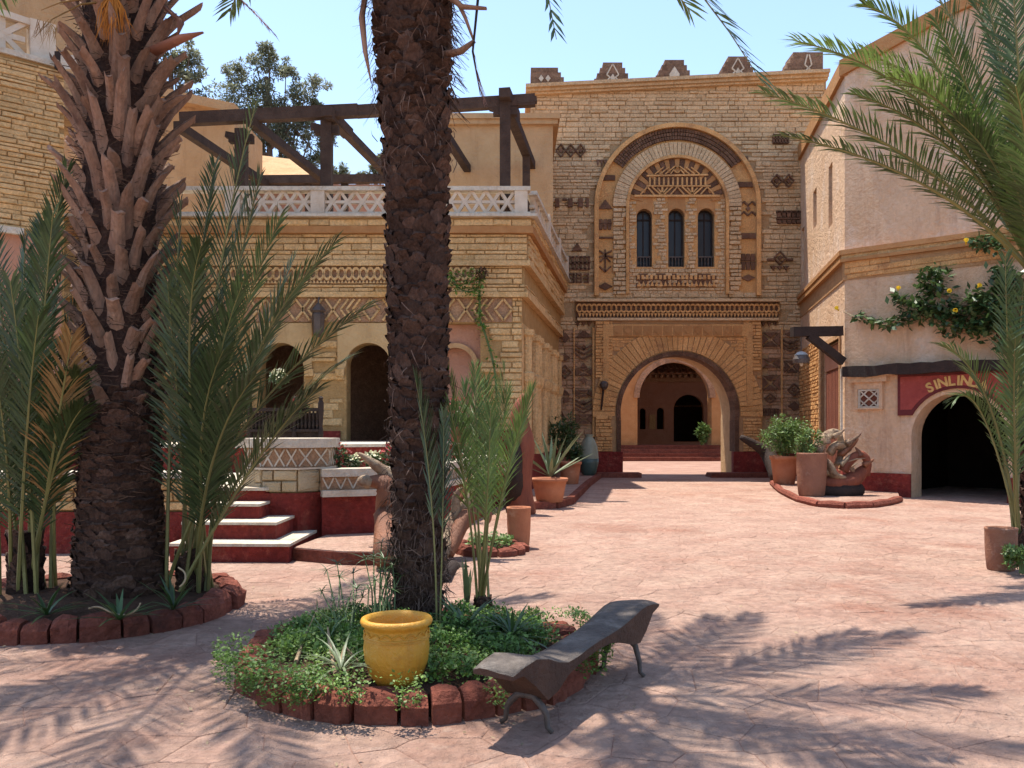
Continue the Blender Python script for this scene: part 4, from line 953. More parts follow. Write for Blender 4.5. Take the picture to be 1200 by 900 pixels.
# lower front wall with arched doorway
dl = fu(1068, 500)[0]; dr = fu(1181, 500)[0]; dc = (dl+dr)/2; drr = (dr-dl)/2; dtop = fu(1120, 460)[1]
dhole = arch(dc, dtop-drr, drr, -.1, 22)
a = dhole[:-2]
mb = MB(); mb.plate(FF, [(0, -.1), (a[-1][0], -.1)]+a[::-1]+[(a[0][0], -.1), (UE, -.1), (UE, ct(UE)-.7), (0, c0-.7)], [], -.6, 0); mb.build('lower_wall', 'plaster', rh)
rz = .57
for a, b in ((-.03, dl-.001), (dr+.001, UE)):
    mb = MB(); mb.plate4(FF, rect(a, -.05, b, rz), 0, .05); mb.build('plinth', 'red', rh)
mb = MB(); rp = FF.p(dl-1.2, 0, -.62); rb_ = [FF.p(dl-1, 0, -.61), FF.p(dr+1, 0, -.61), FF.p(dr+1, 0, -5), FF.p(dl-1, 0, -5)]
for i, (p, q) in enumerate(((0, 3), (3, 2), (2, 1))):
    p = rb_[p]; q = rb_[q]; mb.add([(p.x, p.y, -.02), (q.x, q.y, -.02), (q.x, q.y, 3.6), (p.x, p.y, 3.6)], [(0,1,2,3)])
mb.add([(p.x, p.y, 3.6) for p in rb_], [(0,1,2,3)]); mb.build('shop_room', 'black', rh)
# left facet lower part with red-brown door
d0 = lu(985, 460)[0]; d1 = lu(962, 460)[0]; dh0 = lu(974, 505)[1]; dh1 = lu(974, 402)[1]
dd0 = max(.35, min(d0, d1)); dd1 = max(d0, d1)
mb = MB(); mb.plate(FL, [(0, -.1), (lend, -.1), (lend, lcz[1]-.7), (0, c0-.7)], [rect(dd0, .05, dd1, dh1)], -.5, 0); mb.build('lower_wall', 'plaster', rh)
lst = stone_list(dd1+.12, .6, lend, 4.4, (.08,.16), (.10,.26), None, 71); place_stones(lst, FL, 'brick', rh, 0, (.03,.07), .014, name='rubble_wall', seed=4)
mb = MB(); mb.plate4(FL, rect(0.0, -.05, lend, rz), 0, .05); mb.build('plinth', 'red', rh)
drm = MB(); drm.plate4(FL, rect(dd0, .05, dd1, dh1), -.25, -.18); drm = drm.build('door', 'redwood', rh)
for k in range(6):
    mb = MB(); w = (dd1-dd0)/6; mb.plate4(FL, rect(dd0+k*w+.02, .3, dd0+(k+1)*w-.02, dh1-.75), -.18, -.14); mb.build('door_panel', 'redwood', drm)
mb = MB(); mb.plate(FL, rect(dd0-.12, .05, dd1+.12, dh1+.12), [rect(dd0, .06, dd1, dh1)], -.1, .05); mb.build('door_frame', 'plaster2', rh)
mb = MB(); mb.plate4(FL, rect(dd0, dh1-.7, dd1, dh1-.05), -.18, -.12); mb.build('lintel_panel', 'pink', drm)
# other walls and roof so that the block is closed
mb = MB(); e = FF.p(UE, 0, 0); g = FL.p(lend, 0, 0)
mb.add([(e.x, e.y, -.1), (20, 20, -.1), (20, 20, 11.5), (e.x, e.y, 11.5)], [(0,1,2,3)]); mb.add([(g.x, g.y, -.1), (20, 32, -.1), (20, 32, 11), (g.x, g.y, 11)], [(0,1,2,3)]); mb.add([(20, 20, -.1), (20, 32, -.1), (20, 32, 11.2), (20, 20, 11.2)], [(0,1,2,3)])
mb.add([(RC.x+.3, RC.y+.3, t0_-.5), (e.x, e.y+.4, t0_-.4), (20, 20, t0_-.5), (20, 32, t0_-.5), (g.x, g.y, t0_-.5)], [(0,1,2,3,4)]); mb.build('rear_wall', 'plaster2', rh)
# lintel beam over sign
bm = thing('lintel_beam', 'charred dark timber beam above the red shop sign', 'beam', tuple(FF.p(2, fu(1090, 430)[1], .2)))
ba = fu(994, 436); bb = fu(1190, 427)
mb = MB(); n = 14; sec = []
for k in range(n+1):
    u = ba[0]+(bb[0]-ba[0])*k/n; z = ba[1]+(bb[1]-ba[1])*k/n+R.uniform(-.02,.02); h = .13+R.uniform(-.02,.02); w = .32+R.uniform(-.03,.03)
    sec.append([FF.p(u, z-h, .0), FF.p(u, z-h, w), FF.p(u, z+h*.9, w), FF.p(u, z+h, .0)])
for k in range(n): mb.hexa([sec[k][0], sec[k+1][0], sec[k+1][1], sec[k][1], sec[k][3], sec[k+1][3], sec[k+1][2], sec[k][2]])
tag(mb.build('timber', 'darkwood', bm), '', '') if False else mb.build('timber', 'darkwood', bm)
# sign
sign = thing('shop_sign', 'red arched painted sign with yellow lettering above the shop door', 'sign', tuple(FF.p(dc, dtop+.3, .05)))
s0 = fu(1053, 460)[0]; s1 = fu(1181, 460)[0]+.1; st_ = fu(1110, 436)[1]; sb_ = fu(1055, 487)[1]
ac = (dc, dtop-drr); ra = drr+.10
def sign_outline(i):
    pts = [(s0+i, sb_+i*2.0), (s0+i, st_-i), (s1-i, st_-i), (s1-i, sb_+i*2.0)]
    r = ra+i; th0 = math.asin(min(.98, (sb_+i*2-ac[1])/r)) if sb_+i*2 > ac[1] else 0
    for k in range(17): t = th0+(PI-2*th0)*k/16; pts.append((ac[0]+r*math.cos(t), ac[1]+r*math.sin(t)))
    return pts
mb = MB(); mb.plate(FF, sign_outline(0), [], 0, .06); mb.build('border', 'signdark', sign)
mb = MB(); mb.plate(FF, sign_outline(.07), [], .05, .068); mb.build('panel', 'signred', sign)
dg = bpy.context.evaluated_depsgraph_get()
word = 'SINLINDA'; adv = {'I': .6}
tot = sum(adv.get(c, 1) for c in word); pos = 0; span = 1.06
for ch in word:
    w = adv.get(ch, 1); tt = (pos+w/2)/tot; pos += w
    cu = bpy.data.curves.new('letter', 'FONT'); cu.body = ch; cu.size = .31; cu.extrude = .008; cu.offset = .011; cu.align_x = 'CENTER'; cu.align_y = 'CENTER'
    to = bpy.data.objects.new('letter_tmp', cu); COL.objects.link(to); bpy.context.view_layer.update()
    me = bpy.data.meshes.new_from_object(to.evaluated_get(bpy.context.evaluated_depsgraph_get())); bpy.data.objects.remove(to)
    th = PI/2+span/2-span*tt+.01; r = ra+.165
    base = FF.p(ac[0]+r*math.cos(th), ac[1]+r*math.sin(th), .074)
    rot = Matrix((( FF.u.x, 0, FF.n.x, 0), (FF.u.y, 0, FF.n.y, 0), (0, 1, 0, 0), (0,0,0,1)))
    me.materials.clear(); me.materials.append(M['signgold'])
    link('letter', me, sign, None, Matrix.Translation(base) @ rot @ Matrix.Rotation(th-PI/2, 4, 'Z'))
# grille window box
gw = thing('grille_window', 'small white diamond lattice window with plaster hood beside the shop sign', 'window', tuple(FF.p(fu(1020, 468)[0], fu(1020, 480)[1], 0)))
g0 = fu(1004, 480); g1 = fu(1036, 436)
mb = MB(); mb.plate(FF, rect(g0[0], g0[1], g1[0], fu(1020, 448)[1]), [rect(fu(1007.5, 0)[0], fu(0+1020, 478)[1], fu(1032.5, 0)[0], fu(1020, 456)[1])], 0, .12); mb.build('surround', 'plaster', gw)
mb = MB(); z = fu(1020, 448)[1]; mb.plate4(FF, rect(g0[0]-.14, z, g1[0]+.14, z+.14), 0, .2); mb.plate4(FF, rect(g0[0]-.22, z+.142, g1[0]+.3, z+.26), 0, .26); mb.build('hood', 'plaster', gw)
q0 = (fu(1008, 0)[0], fu(1020, 478)[1]); q1 = (fu(1032, 0)[0], fu(1020, 456.5)[1])
mb = MB(); mb.plate4(FF, rect(q0[0], q0[1], q1[0], q1[1]), .01, .03); mb.build('pane', 'redwood', gw)
mb = MB(); mb.plate(FF, rect(q0[0], q0[1], q1[0], q1[1]), [rect(q0[0]+.04, q0[1]+.04, q1[0]-.04, q1[1]-.04)], .04, .11); mb.build('frame', 'white', gw)
w = q1[0]-q0[0]; h = q1[1]-q0[1]
for p, q in (((0,.5),(.5,1)), ((0,0),(1,1)), ((.5,0),(1,.5)), ((0,.5),(.5,0)), ((0,1),(1,0)), ((.5,1),(1,.5))):
    mb = MB(); mb.bar(FF, (q0[0]+p[0]*w, q0[1]+p[1]*h), (q0[0]+q[0]*w, q0[1]+q[1]*h), .028, .05+R.uniform(0,.01), .085+R.uniform(0,.012)); mb.build('lattice_bar', 'white', gw)
# bracket and dome lamp
br = thing('awning_bracket', 'dark timber bracket arm with diagonal brace on the plaster house corner', 'bracket', tuple(at(985, 405, 21.6)))
mb = MB(); mb.beam(at(986, 388, 21.75), at(928, 389, 21.6), .22, .24); mb.build('arm', 'darkwood', br)
mb = MB(); mb.beam(at(948, 393, 21.62), at(988, 424, 21.72), .16, .2); mb.build('brace', 'darkwood', br)
mb = MB(); mb.beam(at(986, 432, 21.78), at(986, 510, 21.78), .05, .05); mb.build('downpipe', 'white', br)
lm = thing('dome_lamp', 'dark dome lamp hanging under the timber bracket arm', 'lamp', tuple(at(939, 428, 21.6)))
c = at(939, 420, 21.62)
mb = MB(); mb.lathe([(.20,-.12),(.21,-.02),(.16,.08),(.08,.14),(.02,.16)], c, 16); mb.build('shade', 'iron', lm)
mb = MB(); mb.lathe([(.05,.085),(.165,.075),(.10,.145),(.03,.17)], c+V((0,0,.01)), 16); mb.build('cap', 'metal', lm)
mb = MB(); mb.tube([c+V((0,0,.15)), at(939, 392, 21.62)], .012, 5); mb.build('cord', 'iron', lm)
mb = MB(); mb.lathe([(.01,-.2),(.05,-.16),(.05,-.12),(.02,-.1)], c, 10); mb.build('bulb', 'white', lm)
# kerbed corner platform
cp = thing('corner_platform', 'low paved platform with rounded red kerb holding pots at the plaster house corner', 'platform', (8, 20.5, 0))
fp = [gnd(*p) for p in ((905, 568), (916, 578), (936, 588), (960, 594), (990, 596), (1020, 595), (1040, 592), (1054, 588))]
poly = [(p.x, p.y) for p in fp]; q = FF.p(1.35, 0, .02); poly2 = poly+[(q.x, q.y), (8.42, 21.75), (FL.p(3.4, 0, .05).x, FL.p(3.4, 0, .05).y)]
slab(poly2, -.01, .11, 'flag', 'paved_top', cp)
for i in range(len(fp)-1):
    a, b = fp[i], fp[i+1]; mb = MB(); mb.tube([(a.x, a.y, .05), ((a.x+b.x)/2, (a.y+b.y)/2, .055), (b.x, b.y, .05)], [.085, .10, .085], 8); mb.build('kerb_stone', 'redstone', cp)

# left kerb platform along the house side
kp = thing('kerb_platform', 'low paved kerb platform with red edging along the golden house side wall', 'platform', (1, 22, 0))
kpts = [gnd(600, 598), gnd(650, 596), gnd(668, 591), gnd(690, 569), gnd(706, 557.5)]
poly = [(p.x, p.y) for p in kpts]+[(1.85, 29.6), (.40, 20.9), (-.2, 18.2)]
slab(poly, -.01, .13, 'flag', 'paved_top', kp)
for i in range(len(kpts)-1):
    n = (2, 2, 10, 12)[i]
    for k in range(n):
        a = kpts[i].lerp(kpts[i+1], (k+.02)/n); b = kpts[i].lerp(kpts[i+1], (k+.98)/n); mb = MB(); mb.beam((a.x, a.y, .07), (b.x, b.y, .07), .16, .165); mb.build('kerb_stone', 'redstone', kp)

# ------------------------------------------------------------------ foliage helpers
def bez(p0, p1, p2, t): return p0*(1-t)**2+p1*2*t*(1-t)+p2*t*t
def frond(mb, p0, p1, p2, n=46, ll=.42, lw=.026, start=.14, vee=.5, r0=.018, seed=0, ang=(1.05,.45), grav=.10, up=V((0,0,1)), thin=1.0):
    rr = random.Random(seed); p0 = V(p0); p1 = V(p1); p2 = V(p2)
    for k in range(n):
        t = start+(1-start)*(k+rr.uniform(-.2,.2))/n; t = min(max(t, .02), .995)
        pos = bez(p0, p1, p2, t); tan = (bez(p0, p1, p2, min(t+.02, 1))-bez(p0, p1, p2, t-.02)).normalized()
        sd = tan.cross(up)
        if sd.length < .05: sd = tan.cross(V((.3, 1, 0)))
        sd.normalize(); nm = sd.cross(tan).normalized()
        q = (t-start)/(1-start); L = ll*max(.18, math.sin(PI*(.16+.74*q))**.7)*rr.uniform(.82, 1.1)
        a = ang[0]+(ang[1]-ang[0])*q
        for s in (-1, 1):
            if rr.random() > thin: continue
            aa = a*rr.uniform(.85, 1.15); v = vee*rr.uniform(.5, 1.4)
            d = (tan*math.cos(aa)+(sd*s*math.cos(v)+nm*math.sin(v))*math.sin(aa)).normalized()
            wd = d.cross(nm+sd*rr.uniform(-.5,.5)).normalized()*lw*.5*rr.uniform(.8, 1.2)
            m = pos+d*L*.5+V((0,0,-grav*L*.22)); e = pos+d*L+V((0,0,-grav*L*.9))
            mb.add([pos-wd*.5, pos+wd*.5, m+wd, m-wd, e], [(0,1,2,3), (3,2,4)])
    pts = [bez(p0, p1, p2, i/10) for i in range(11)]
    return pts
def add_frond(parent, p0, p1, p2, m='frond', rm='rachis', name='frond', **kw):
    mb = MB(); r0 = kw.get('r0', .018); pts = frond(mb, p0, p1, p2, **kw)
    o = mb.build(name, m, parent)
    st = MB(); st.tube(pts, [r0*(1-.85*i/10) for i in range(11)], 5); st.build('rachis', rm, o)
    return o
def leaf_cloud(mb, c, rad, n, size, rr, flat=.5, asp=2.2, shell=False):
    for _ in range(n):
        d = V((rr.gauss(0,1), rr.gauss(0,1), rr.gauss(0,1))).normalized(); q = rr.random()**(.33 if not shell else .15)
        p = V(c)+V((d.x*rad[0], d.y*rad[1], d.z*rad[2]))*q
        leaf(mb, p, size*rr.uniform(.6, 1.3), rr, flat, asp, d)
def leaf(mb, p, s, rr, flat=.5, asp=2.2, out=None):
    ax = V((rr.gauss(0,1), rr.gauss(0,1), rr.gauss(0,1)*flat))
    if out is not None: ax += out*.8
    ax.normalize(); b = ax.cross(V((rr.gauss(0,.5), rr.gauss(0,.5), 1)))
    if b.length < .05: b = ax.cross(V((1,0,0)))
    b.normalize(); b = b*s/asp*.5; t = p+ax*s
    mb.add([p, p+ax*s*.45+b, t, p+ax*s*.45-b], [(0,1,2,3)])

def seen(mw, pts):
    n = 0
    for p in pts:
        q = mw @ p
        if q.y > .3 and abs(q.x/q.y) < .6 and -.4 < (q.z-EYE)/q.y < .503: n += 1
    return n > 6
def crown_fronds(parent, c, nf, L, m, seed, gap=None, elev=(-.5, 1.35), drop=.9, ll=.5, n=52, lw=.03, variants=7):
    """crown of copies: a few frond meshes, turned round the axis"""
    rr = random.Random(seed); made = []; made_pts = []
    for k in range(variants):
        e = elev[0]+(elev[1]-elev[0])*(k+.5)/variants; l = L*rr.uniform(.85, 1.1)
        p1 = V((math.cos(e), 0, math.sin(e)))*l*.55; p2 = p1+V((math.cos(e-drop), 0, math.sin(e-drop)))*l*.55
        mb = MB(); pts = frond(mb, V((0,0,0)), p1, p2, n=n, ll=ll, lw=lw, seed=seed+k, r0=.02)
        st = MB(); st.tube(pts, [.028*(1-.85*i/10) for i in range(11)], 5)
        made.append((mb.mesh('frond', m), st.mesh('rachis', 'rachis'))); made_pts.append([V(p) for p in mb.v[::5]])
    for k in range(nf):
        a, b = made[k % variants]; pts_ = a['pts'] if False else made_pts[k % variants]; mw = Matrix.Translation(c) @ Matrix.Rotation(k*2.39996+rr.uniform(-.2,.2), 4, 'Z') @ Matrix.Rotation(rr.uniform(-.12,.12), 4, 'Y')
        az = math.degrees(k*2.39996) % 360
        if gap and gap[0] < az < gap[1]: continue
        if seen(mw, pts_): continue   # the photograph shows no such frond inside the picture
        o = link('frond', a, parent, None, mw); r = bpy.data.objects.new('rachis', b); COL.objects.link(r); r.parent = o
def rim_bed(name, label, cx, cy, r, n, hh, soil=.14, kind='bed'):
    t = thing(name, label, 'flower bed', (cx, cy, 0)); rr = random.Random(int(cx*100))
    a = 0; cuts = []
    ws = [rr.uniform(.7, 1.3) for _ in range(n)]; tot = sum(ws)
    for w in ws: cuts.append((a, a+w/tot*2*PI)); a += w/tot*2*PI
    for a0, a1 in cuts:
        mb = MB(); h = hh*rr.uniform(.85, 1.15); ro = r+rr.uniform(-.03,.03); ri = ro-.2-rr.uniform(-.03,.03); g = .012/r; m = 3
        rows = []
        for k in range(m+1):
            th = a0+g+(a1-a0-2*g)*k/m; c_, s_ = math.cos(th), math.sin(th)
            e = .02 if k in (0, m) else 0
            prof = [(ro+rr.uniform(-.012,.012), -.02), (ro+rr.uniform(-.015,.02), h*.62), (ro-.035-e, h*.95-e), (ri+.05+e, h-e+rr.uniform(-.01,.012)), (ri+e, h*.8), (ri, -.02)]
            rows.append([(cx+q*c_, cy+q*s_, z) for q, z in prof])
        base = []
        for row in rows: base += row
        fs = []
        for k in range(m):
            for j in range(5): fs.append((k*6+j, k*6+j+1, (k+1)*6+j+1, (k+1)*6+j))
        fs += [tuple(range(6))[::-1], tuple(range(m*6, m*6+6))]
        mb.add(base, fs); mb.build('rim_stone', 'redstone', t, smooth=False)
    mb = MB(); pr = [(r-.15, soil-.02), (r*.6, soil+.03), (r*.25, soil+.06), (.01, soil+.07)]; mb.lathe([(r-.12, 0)]+pr, (cx, cy, 0), 32, .02); mb.build('soil', 'soil', t)
    return t

# ------------------------------------------------------------------ beds
bed_l = rim_bed('palm_bed', 'round planting bed ringed with dark red stones round the thick booted palm', *BEDS[0], 34, .185)
bed_c = rim_bed('planted_bed', 'round bed of lush green groundcover ringed with red stones, yellow pot inside', *BEDS[1], 36, .165)
cx, cy, cr = BEDS[1]
rr = random.Random(17); mb = MB(); mbl = MB()
clumps = [(rr.uniform(0, 2*PI), math.sqrt(rr.random())) for _ in range(90)]
for a, q in clumps:
    rad = rr.uniform(.09, .19); x = cx+math.cos(a)*q*(cr-.30); y = cy+math.sin(a)*q*(cr-.30); h = rr.uniform(.05,.15)*(1.25-q*.6)
    pale = rr.random() < (.42 if (y < cy or x > cx+.4) else .18)
    n = int(330*rad/.16); tgt = mbl if pale else mb
    for _ in range(n):
        d = math.sqrt(rr.random())*rad; b = rr.random()*2*PI
        p = V((x+math.cos(b)*d, y+math.sin(b)*d, .17+h*(1-(d/rad)**2)+rr.uniform(-.03,.05)))
        if math.hypot(p.x-(-.73), p.y-6.6) < .2 or math.hypot(p.x+.69, p.y-5.12) < .19: continue
        leaf(tgt, p, rr.choice((.7,1,1,1.5))*rr.uniform(.016,.032), rr, .6, 1.6, V((0,0,.7)))
for k in range(24):   # spill over the rim
    a = rr.choice([rr.uniform(PI*.95, PI*1.65), rr.uniform(-.6, .5), rr.uniform(PI*1.1, PI*1.45)]); x = cx+math.cos(a)*(cr-.05); y = cy+math.sin(a)*(cr-.05)
    ln = rr.uniform(.03,.2); tgt = mbl if rr.random() < .55 else mb
    for _ in range(int(150+ln*480)):
        t = rr.random(); ra_ = cr-.12+min(t*.5, .18)+rr.uniform(-.05,.06); aa = a+rr.uniform(-.09,.09)*(1.1-t*.6)
        z = .25-max(0, t-.3)*ln*1.3+rr.uniform(-.02,.03)
        leaf(tgt, V((cx+math.cos(aa)*ra_, cy+math.sin(aa)*ra_, max(z, .03))), rr.uniform(.016,.034), rr, .6, 1.7, V((math.cos(a), math.sin(a), .2)))
o = mb.build('groundcover', 'cover', None, kind='stuff'); tag(o, 'dark green creeping groundcover filling the round bed around the yellow pot', 'groundcover')
o = mbl.build('groundcover_runners', 'coverl', None, kind='stuff'); tag(o, 'bright green trailing runners spilling over the red stone rim', 'groundcover')

# ------------------------------------------------------------------ centre palm
CP = V((-.73, 6.6, .16))
cpalm = thing('date_palm', 'tall slim palm with dark scaly trunk rising from the groundcover bed', 'palm tree', tuple(CP))
def axis_c(h): return V((CP.x+.012*h-.0135*h*h*.32+.0, CP.y+.0*h, CP.z+h))
def rad_c(h): return .175+.026*min(h, 2.2)+.008*max(0, h-2.2)+(.06*max(0, h-3.2)/2.4)
mb = MB(); mb.tube([axis_c(i*.25) for i in range(27)], [rad_c(i*.25)*.93*(1.12 if i == 0 else 1) for i in range(27)], 20); mb.build('trunk', 'trunk', cpalm, smooth=True)
def scale_mesh(seed):
    rr = random.Random(seed); mb = MB(); j = lambda a: rr.uniform(-a, a)
    # x: outward, y: width, z: up ; unit about 1 wide
    bot = [(-.1+j(.03), y+j(.06), -.55+.18*abs(y)+j(.05)) for y in (-.55,-.2,.2,.55)]
    mid = [(.16+j(.05)-.16*abs(y), y*1.05+j(.06), -.05+j(.1)) for y in (-.55,-.2,.2,.55)]
    topo = [(.36+j(.10)-.25*abs(y), y*.8+j(.07), .36-.25*abs(y)+j(.12)) for y in (-.5,-.18,.18,.5)]
    topi = [(.02+j(.03), y*.75+j(.05), .42-.2*abs(y)+j(.08)) for y in (-.5,-.18,.18,.5)]
    mb.add(bot+mid+topo+topi, [(r*4+k, r*4+k+1, (r+1)*4+k+1, (r+1)*4+k) for r in range(3) for k in range(3)]); return mb
SC = [scale_mesh(i) for i in range(8)]; SCM = [s.mesh('leaf_base', 'scale') for s in SC]
rr = random.Random(23); items = []; h = .05; row = 0
while h < 6.3:
    r = rad_c(h)*.93; n = int(2*PI*r/.118)
    for k in range(n):
        a = 2*PI*(k+(row % 2)*.5+rr.uniform(-.16,.16))/n; hh = h+rr.uniform(-.02,.02); s = rr.uniform(.115,.15)
        tilt = rr.uniform(-.15,.3)+(.25 if hh > 4 else 0)
        mw = Matrix.Translation(axis_c(hh)+V((math.cos(a)*r, math.sin(a)*r, 0))) @ Matrix.Rotation(a, 4, 'Z') @ Matrix.Rotation(tilt, 4, 'Y') @ Matrix.Rotation(rr.uniform(-.2,.2), 4, 'X') @ Matrix.Diagonal((s*rr.uniform(.55,.95), s*rr.uniform(.85,1.1), s*rr.choice((.75,.85,.95,1.05,1.5)), 1))
        facing = -math.sin(a)
        items.append((facing if hh < 5.1 else -2, mw, rr.randrange(8)))
    h += .078; row += 1
items.sort(key=lambda x: -x[0]); big = MB()
for i, (f, mw, k) in enumerate(items):
    if i < 300: link('leaf_base', SCM[k], cpalm, None, mw)
    else: big.add([mw @ V(p) for p in SC[k].v], SC[k].f)
big.build('leaf_base_rest', 'scale', cpalm, kind='stuff')
mb = MB()
for _ in range(1500):   # root hairs on the lower trunk, ragged fibre higher up
    h = abs(rr.gauss(0, .8)) if rr.random() < .75 else rr.uniform(3.4, 5.4)
    if h > 5.4: continue
    a = rr.uniform(PI, 2*PI) if rr.random() < .8 else rr.uniform(0, PI); r = rad_c(h)+.035; p = axis_c(h)+V((math.cos(a)*r, math.sin(a)*r, 0))
    d = V((rr.gauss(0,.4)+math.cos(a)*.10, rr.gauss(0,.3)+math.sin(a)*.1, rr.gauss(-.4,1))).normalized()*rr.uniform(.05,.16); w = V((rr.gauss(0,1), rr.gauss(0,1), rr.gauss(0,1))).normalized()*.0035
    b = p+d*.5+V((math.cos(a), math.sin(a), 0))*.015; e = p+d
    mb.add([p-w, p+w, b+w, b-w, e], [(0,1,2,3),(3,2,4)])
mb.build('trunk_fibre', 'fibrel', cpalm, kind='stuff')
mb = MB()
for _ in range(260):   # ragged net near the top
    s = rr.choice((-1, 1)); h = rr.uniform(4.0, 5.3); p = axis_c(h)+V((s*rad_c(h), rr.uniform(-.2,.1), 0)); q = p+V((s*rr.uniform(.02,.16), rr.uniform(-.05,.05), rr.uniform(-.2,-.02))); w = V((.6, .3, .5)).normalized()*rr.uniform(.002,.006)
    mb.add([p-w, p+w, q+w*.4, q-w*.4], [(0,1,2,3)])
mb.build('net_fibre', 'fibre', cpalm, kind='stuff')
# hanging dead petioles
def stalk(parent, pts, rad, m='boot', flat=.55, name='dead_petiole'):
    mb = MB(); mb.tube(pts, rad, 6, flat=flat); return mb.build(name, m, parent, smooth=True)
stalk(cpalm, [at(470, -40, 6.5), at(432, -30, 6.45), at(424, 20, 6.42), at(428, 60, 6.42), at(435, 97, 6.45)], [.05,.055,.045,.032,.006])
stalk(cpalm, [at(515, 66, 6.5), at(540, 60, 6.4), at(556, 48, 6.35)], [.05,.035,.02]); stalk(cpalm, [at(520, -10, 6.4), at(542, 8, 6.35), at(570, 10, 6.3)], [.05,.03,.018])
stalk(cpalm, [at(560, -60, 6.4), at(560, 0, 6.35), at(554, 60, 6.35), at(563, 112, 6.35)], [.022,.018,.014,.004], 'darkwood'); stalk(cpalm, [at(525, -20, 6.5), at(545, 20, 6.4), at(556, 50, 6.4)], [.03,.024,.012])
mb = MB(); frond(mb, at(553, 50, 6.35), at(556, 85, 6.35), at(566, 118, 6.33), n=20, ll=.16, lw=.012, start=.1, ang=(.35,.3), seed=5); mb.build('dead_frond', 'dead', cpalm)
CC = axis_c(6.35)
crown_fronds(cpalm, CC, 21, 3.1, 'frond', 61, (140, 262), elev=(-.15, 1.3), drop=.85, ll=.52, n=54)
add_frond(cpalm, CC, at(600, -260, 6.0), at(652, 46, 5.4), seed=71, ll=.3, n=50, lw=.024); add_frond(cpalm, CC, at(720, -190, 5.6), at(894, 98, 5.0), seed=72, ll=.34, n=56, lw=.024)

# ------------------------------------------------------------------ big left palm with boots
LP = V((-3.56, 7.75, .14))
lpalm = thing('booted_palm', 'massive palm bristling with cut pinkish-brown leaf stubs above a dark fibrous base', 'palm tree', tuple(LP))
mb = MB(); mb.tube([LP+V((0,0,i*.2)) for i in range(33)], [(.40-.012*i if i < 5 else .345-.006*min(i-5, 6)) for i in range(33)], 22); mb.build('trunk', 'trunk', lpalm, smooth=True)
def boot_mesh(seed):
    rr = random.Random(seed); mb = MB(); rows = []; sl_ = rr.uniform(-.13,.13); nt_ = rr.uniform(-.10,.02)
    for t, w, th, x in ((0, .085, .045, -.02), (.10, .078, .045, 0), (.28, .055, .036, .012), (.6, .046, .028, .035), (.92, .040, .022, .085), (1.0, .036+rr.uniform(-.010,.010), .016, .10)):
        rows.append([(x+th*cx_+(-.25*w*abs(cy_)), w*cy_*rr.uniform(.93,1.07), t+((rr.uniform(-.05,.04)+sl_*cy_+nt_*(1-abs(cy_)) if t == 1.0 else (sl_*cy_*.6 if t > .9 else 0)))) for cx_, cy_ in ((.25,-1),(.9,-.55),(1.05,0),(.9,.55),(.25,1),(-.7,.5),(-.8,-.5))])
    n = 7; base = [p for r in rows for p in r]
    fs = [(i*n+k, i*n+(k+1) % n, (i+1)*n+(k+1) % n, (i+1)*n+k) for i in range(5) for k in range(n)]+[tuple(range(n))[::-1], tuple(range(5*n, 6*n))]
    mb.add(base, fs); return mb
BM = [boot_mesh(i).mesh('leaf_stub', 'boot') for i in range(12)]
rr = random.Random(31); nb = 236
for i in range(nb):
    h = 1.55+i*.0185; a = i*2.39996+rr.uniform(-.12,.12); r = .30
    L_ = rr.uniform(.20,.52)+.12*min(1, (h-1.6)/3); tilt = rr.uniform(.20,.56)+(.08 if h > 4.2 else 0)
    mw = Matrix.Translation(LP+V((math.cos(a)*r*.82, math.sin(a)*r*.82, h))) @ Matrix.Rotation(a, 4, 'Z') @ Matrix.Rotation(tilt, 4, 'Y') @ Matrix.Rotation(rr.uniform(-.1,.1), 4, 'X') @ Matrix.Diagonal((1.1, rr.uniform(.85,1.35), L_, 1))
    link('leaf_stub', BM[rr.randrange(12)], lpalm, None, mw)
big = MB(); h = .0; row = 0
while h < 1.9:      # knobbly base
    n = 19
    for k in range(n):
        a = 2*PI*(k+(row % 2)*.5+rr.uniform(-.25,.25))/n; r = (.40-.06*min(1, h)) ; s = rr.uniform(.10,.17)
        mw = Matrix.Translation(LP+V((math.cos(a)*r, math.sin(a)*r, h+rr.uniform(-.03,.03)))) @ Matrix.Rotation(a, 4, 'Z') @ Matrix.Rotation(rr.uniform(-.2,.4), 4, 'Y') @ Matrix.Diagonal((s*.6, s, s*.8, 1))
        k2 = rr.randrange(8); big.add([mw @ V(p) for p in SC[k2].v], SC[k2].f)
    h += .085; row += 1
big.build('leaf_base_rest', 'scale', lpalm, kind='stuff')
mb = MB()
for _ in range(2600):
    h = rr.uniform(.05, 5.6); a = rr.uniform(PI*.9, 2.1*PI); r = .34+rr.uniform(0,.04); p = LP+V((math.cos(a)*r, math.sin(a)*r, h)); d = V((rr.gauss(0,1), rr.gauss(0,.5), rr.gauss(0,.35)))*.07; w = V((0,0,1))*rr.uniform(.002,.006)
    mb.add([p-w, p+w, p+d+w*.4, p+d-w*.4], [(0,1,2,3)])
mb.build('trunk_fibre', 'fibre', lpalm, kind='stuff')
LC = LP+V((0, 0, 6.15))
crown_fronds(lpalm, LC, 22, 3.3, 'frond', 81, elev=(-.1, 1.3), drop=.8, ll=.55, n=54)
mb = MB(); top = at(132, -10, 7.3)
for _ in range(90):
    e = top+V((rr.gauss(0,.075), rr.gauss(0,.05), -rr.uniform(.28,.5))); m_ = top.lerp(e, .5)+V((rr.gauss(0,.03), 0, .03)); w = V((.006, 0, 0))
    mb.add([top-w, top+w, m_+w, m_-w, e], [(0,1,2,3),(3,2,4)])
mb.build('flower_tassel', 'orangefl', lpalm, kind='stuff')
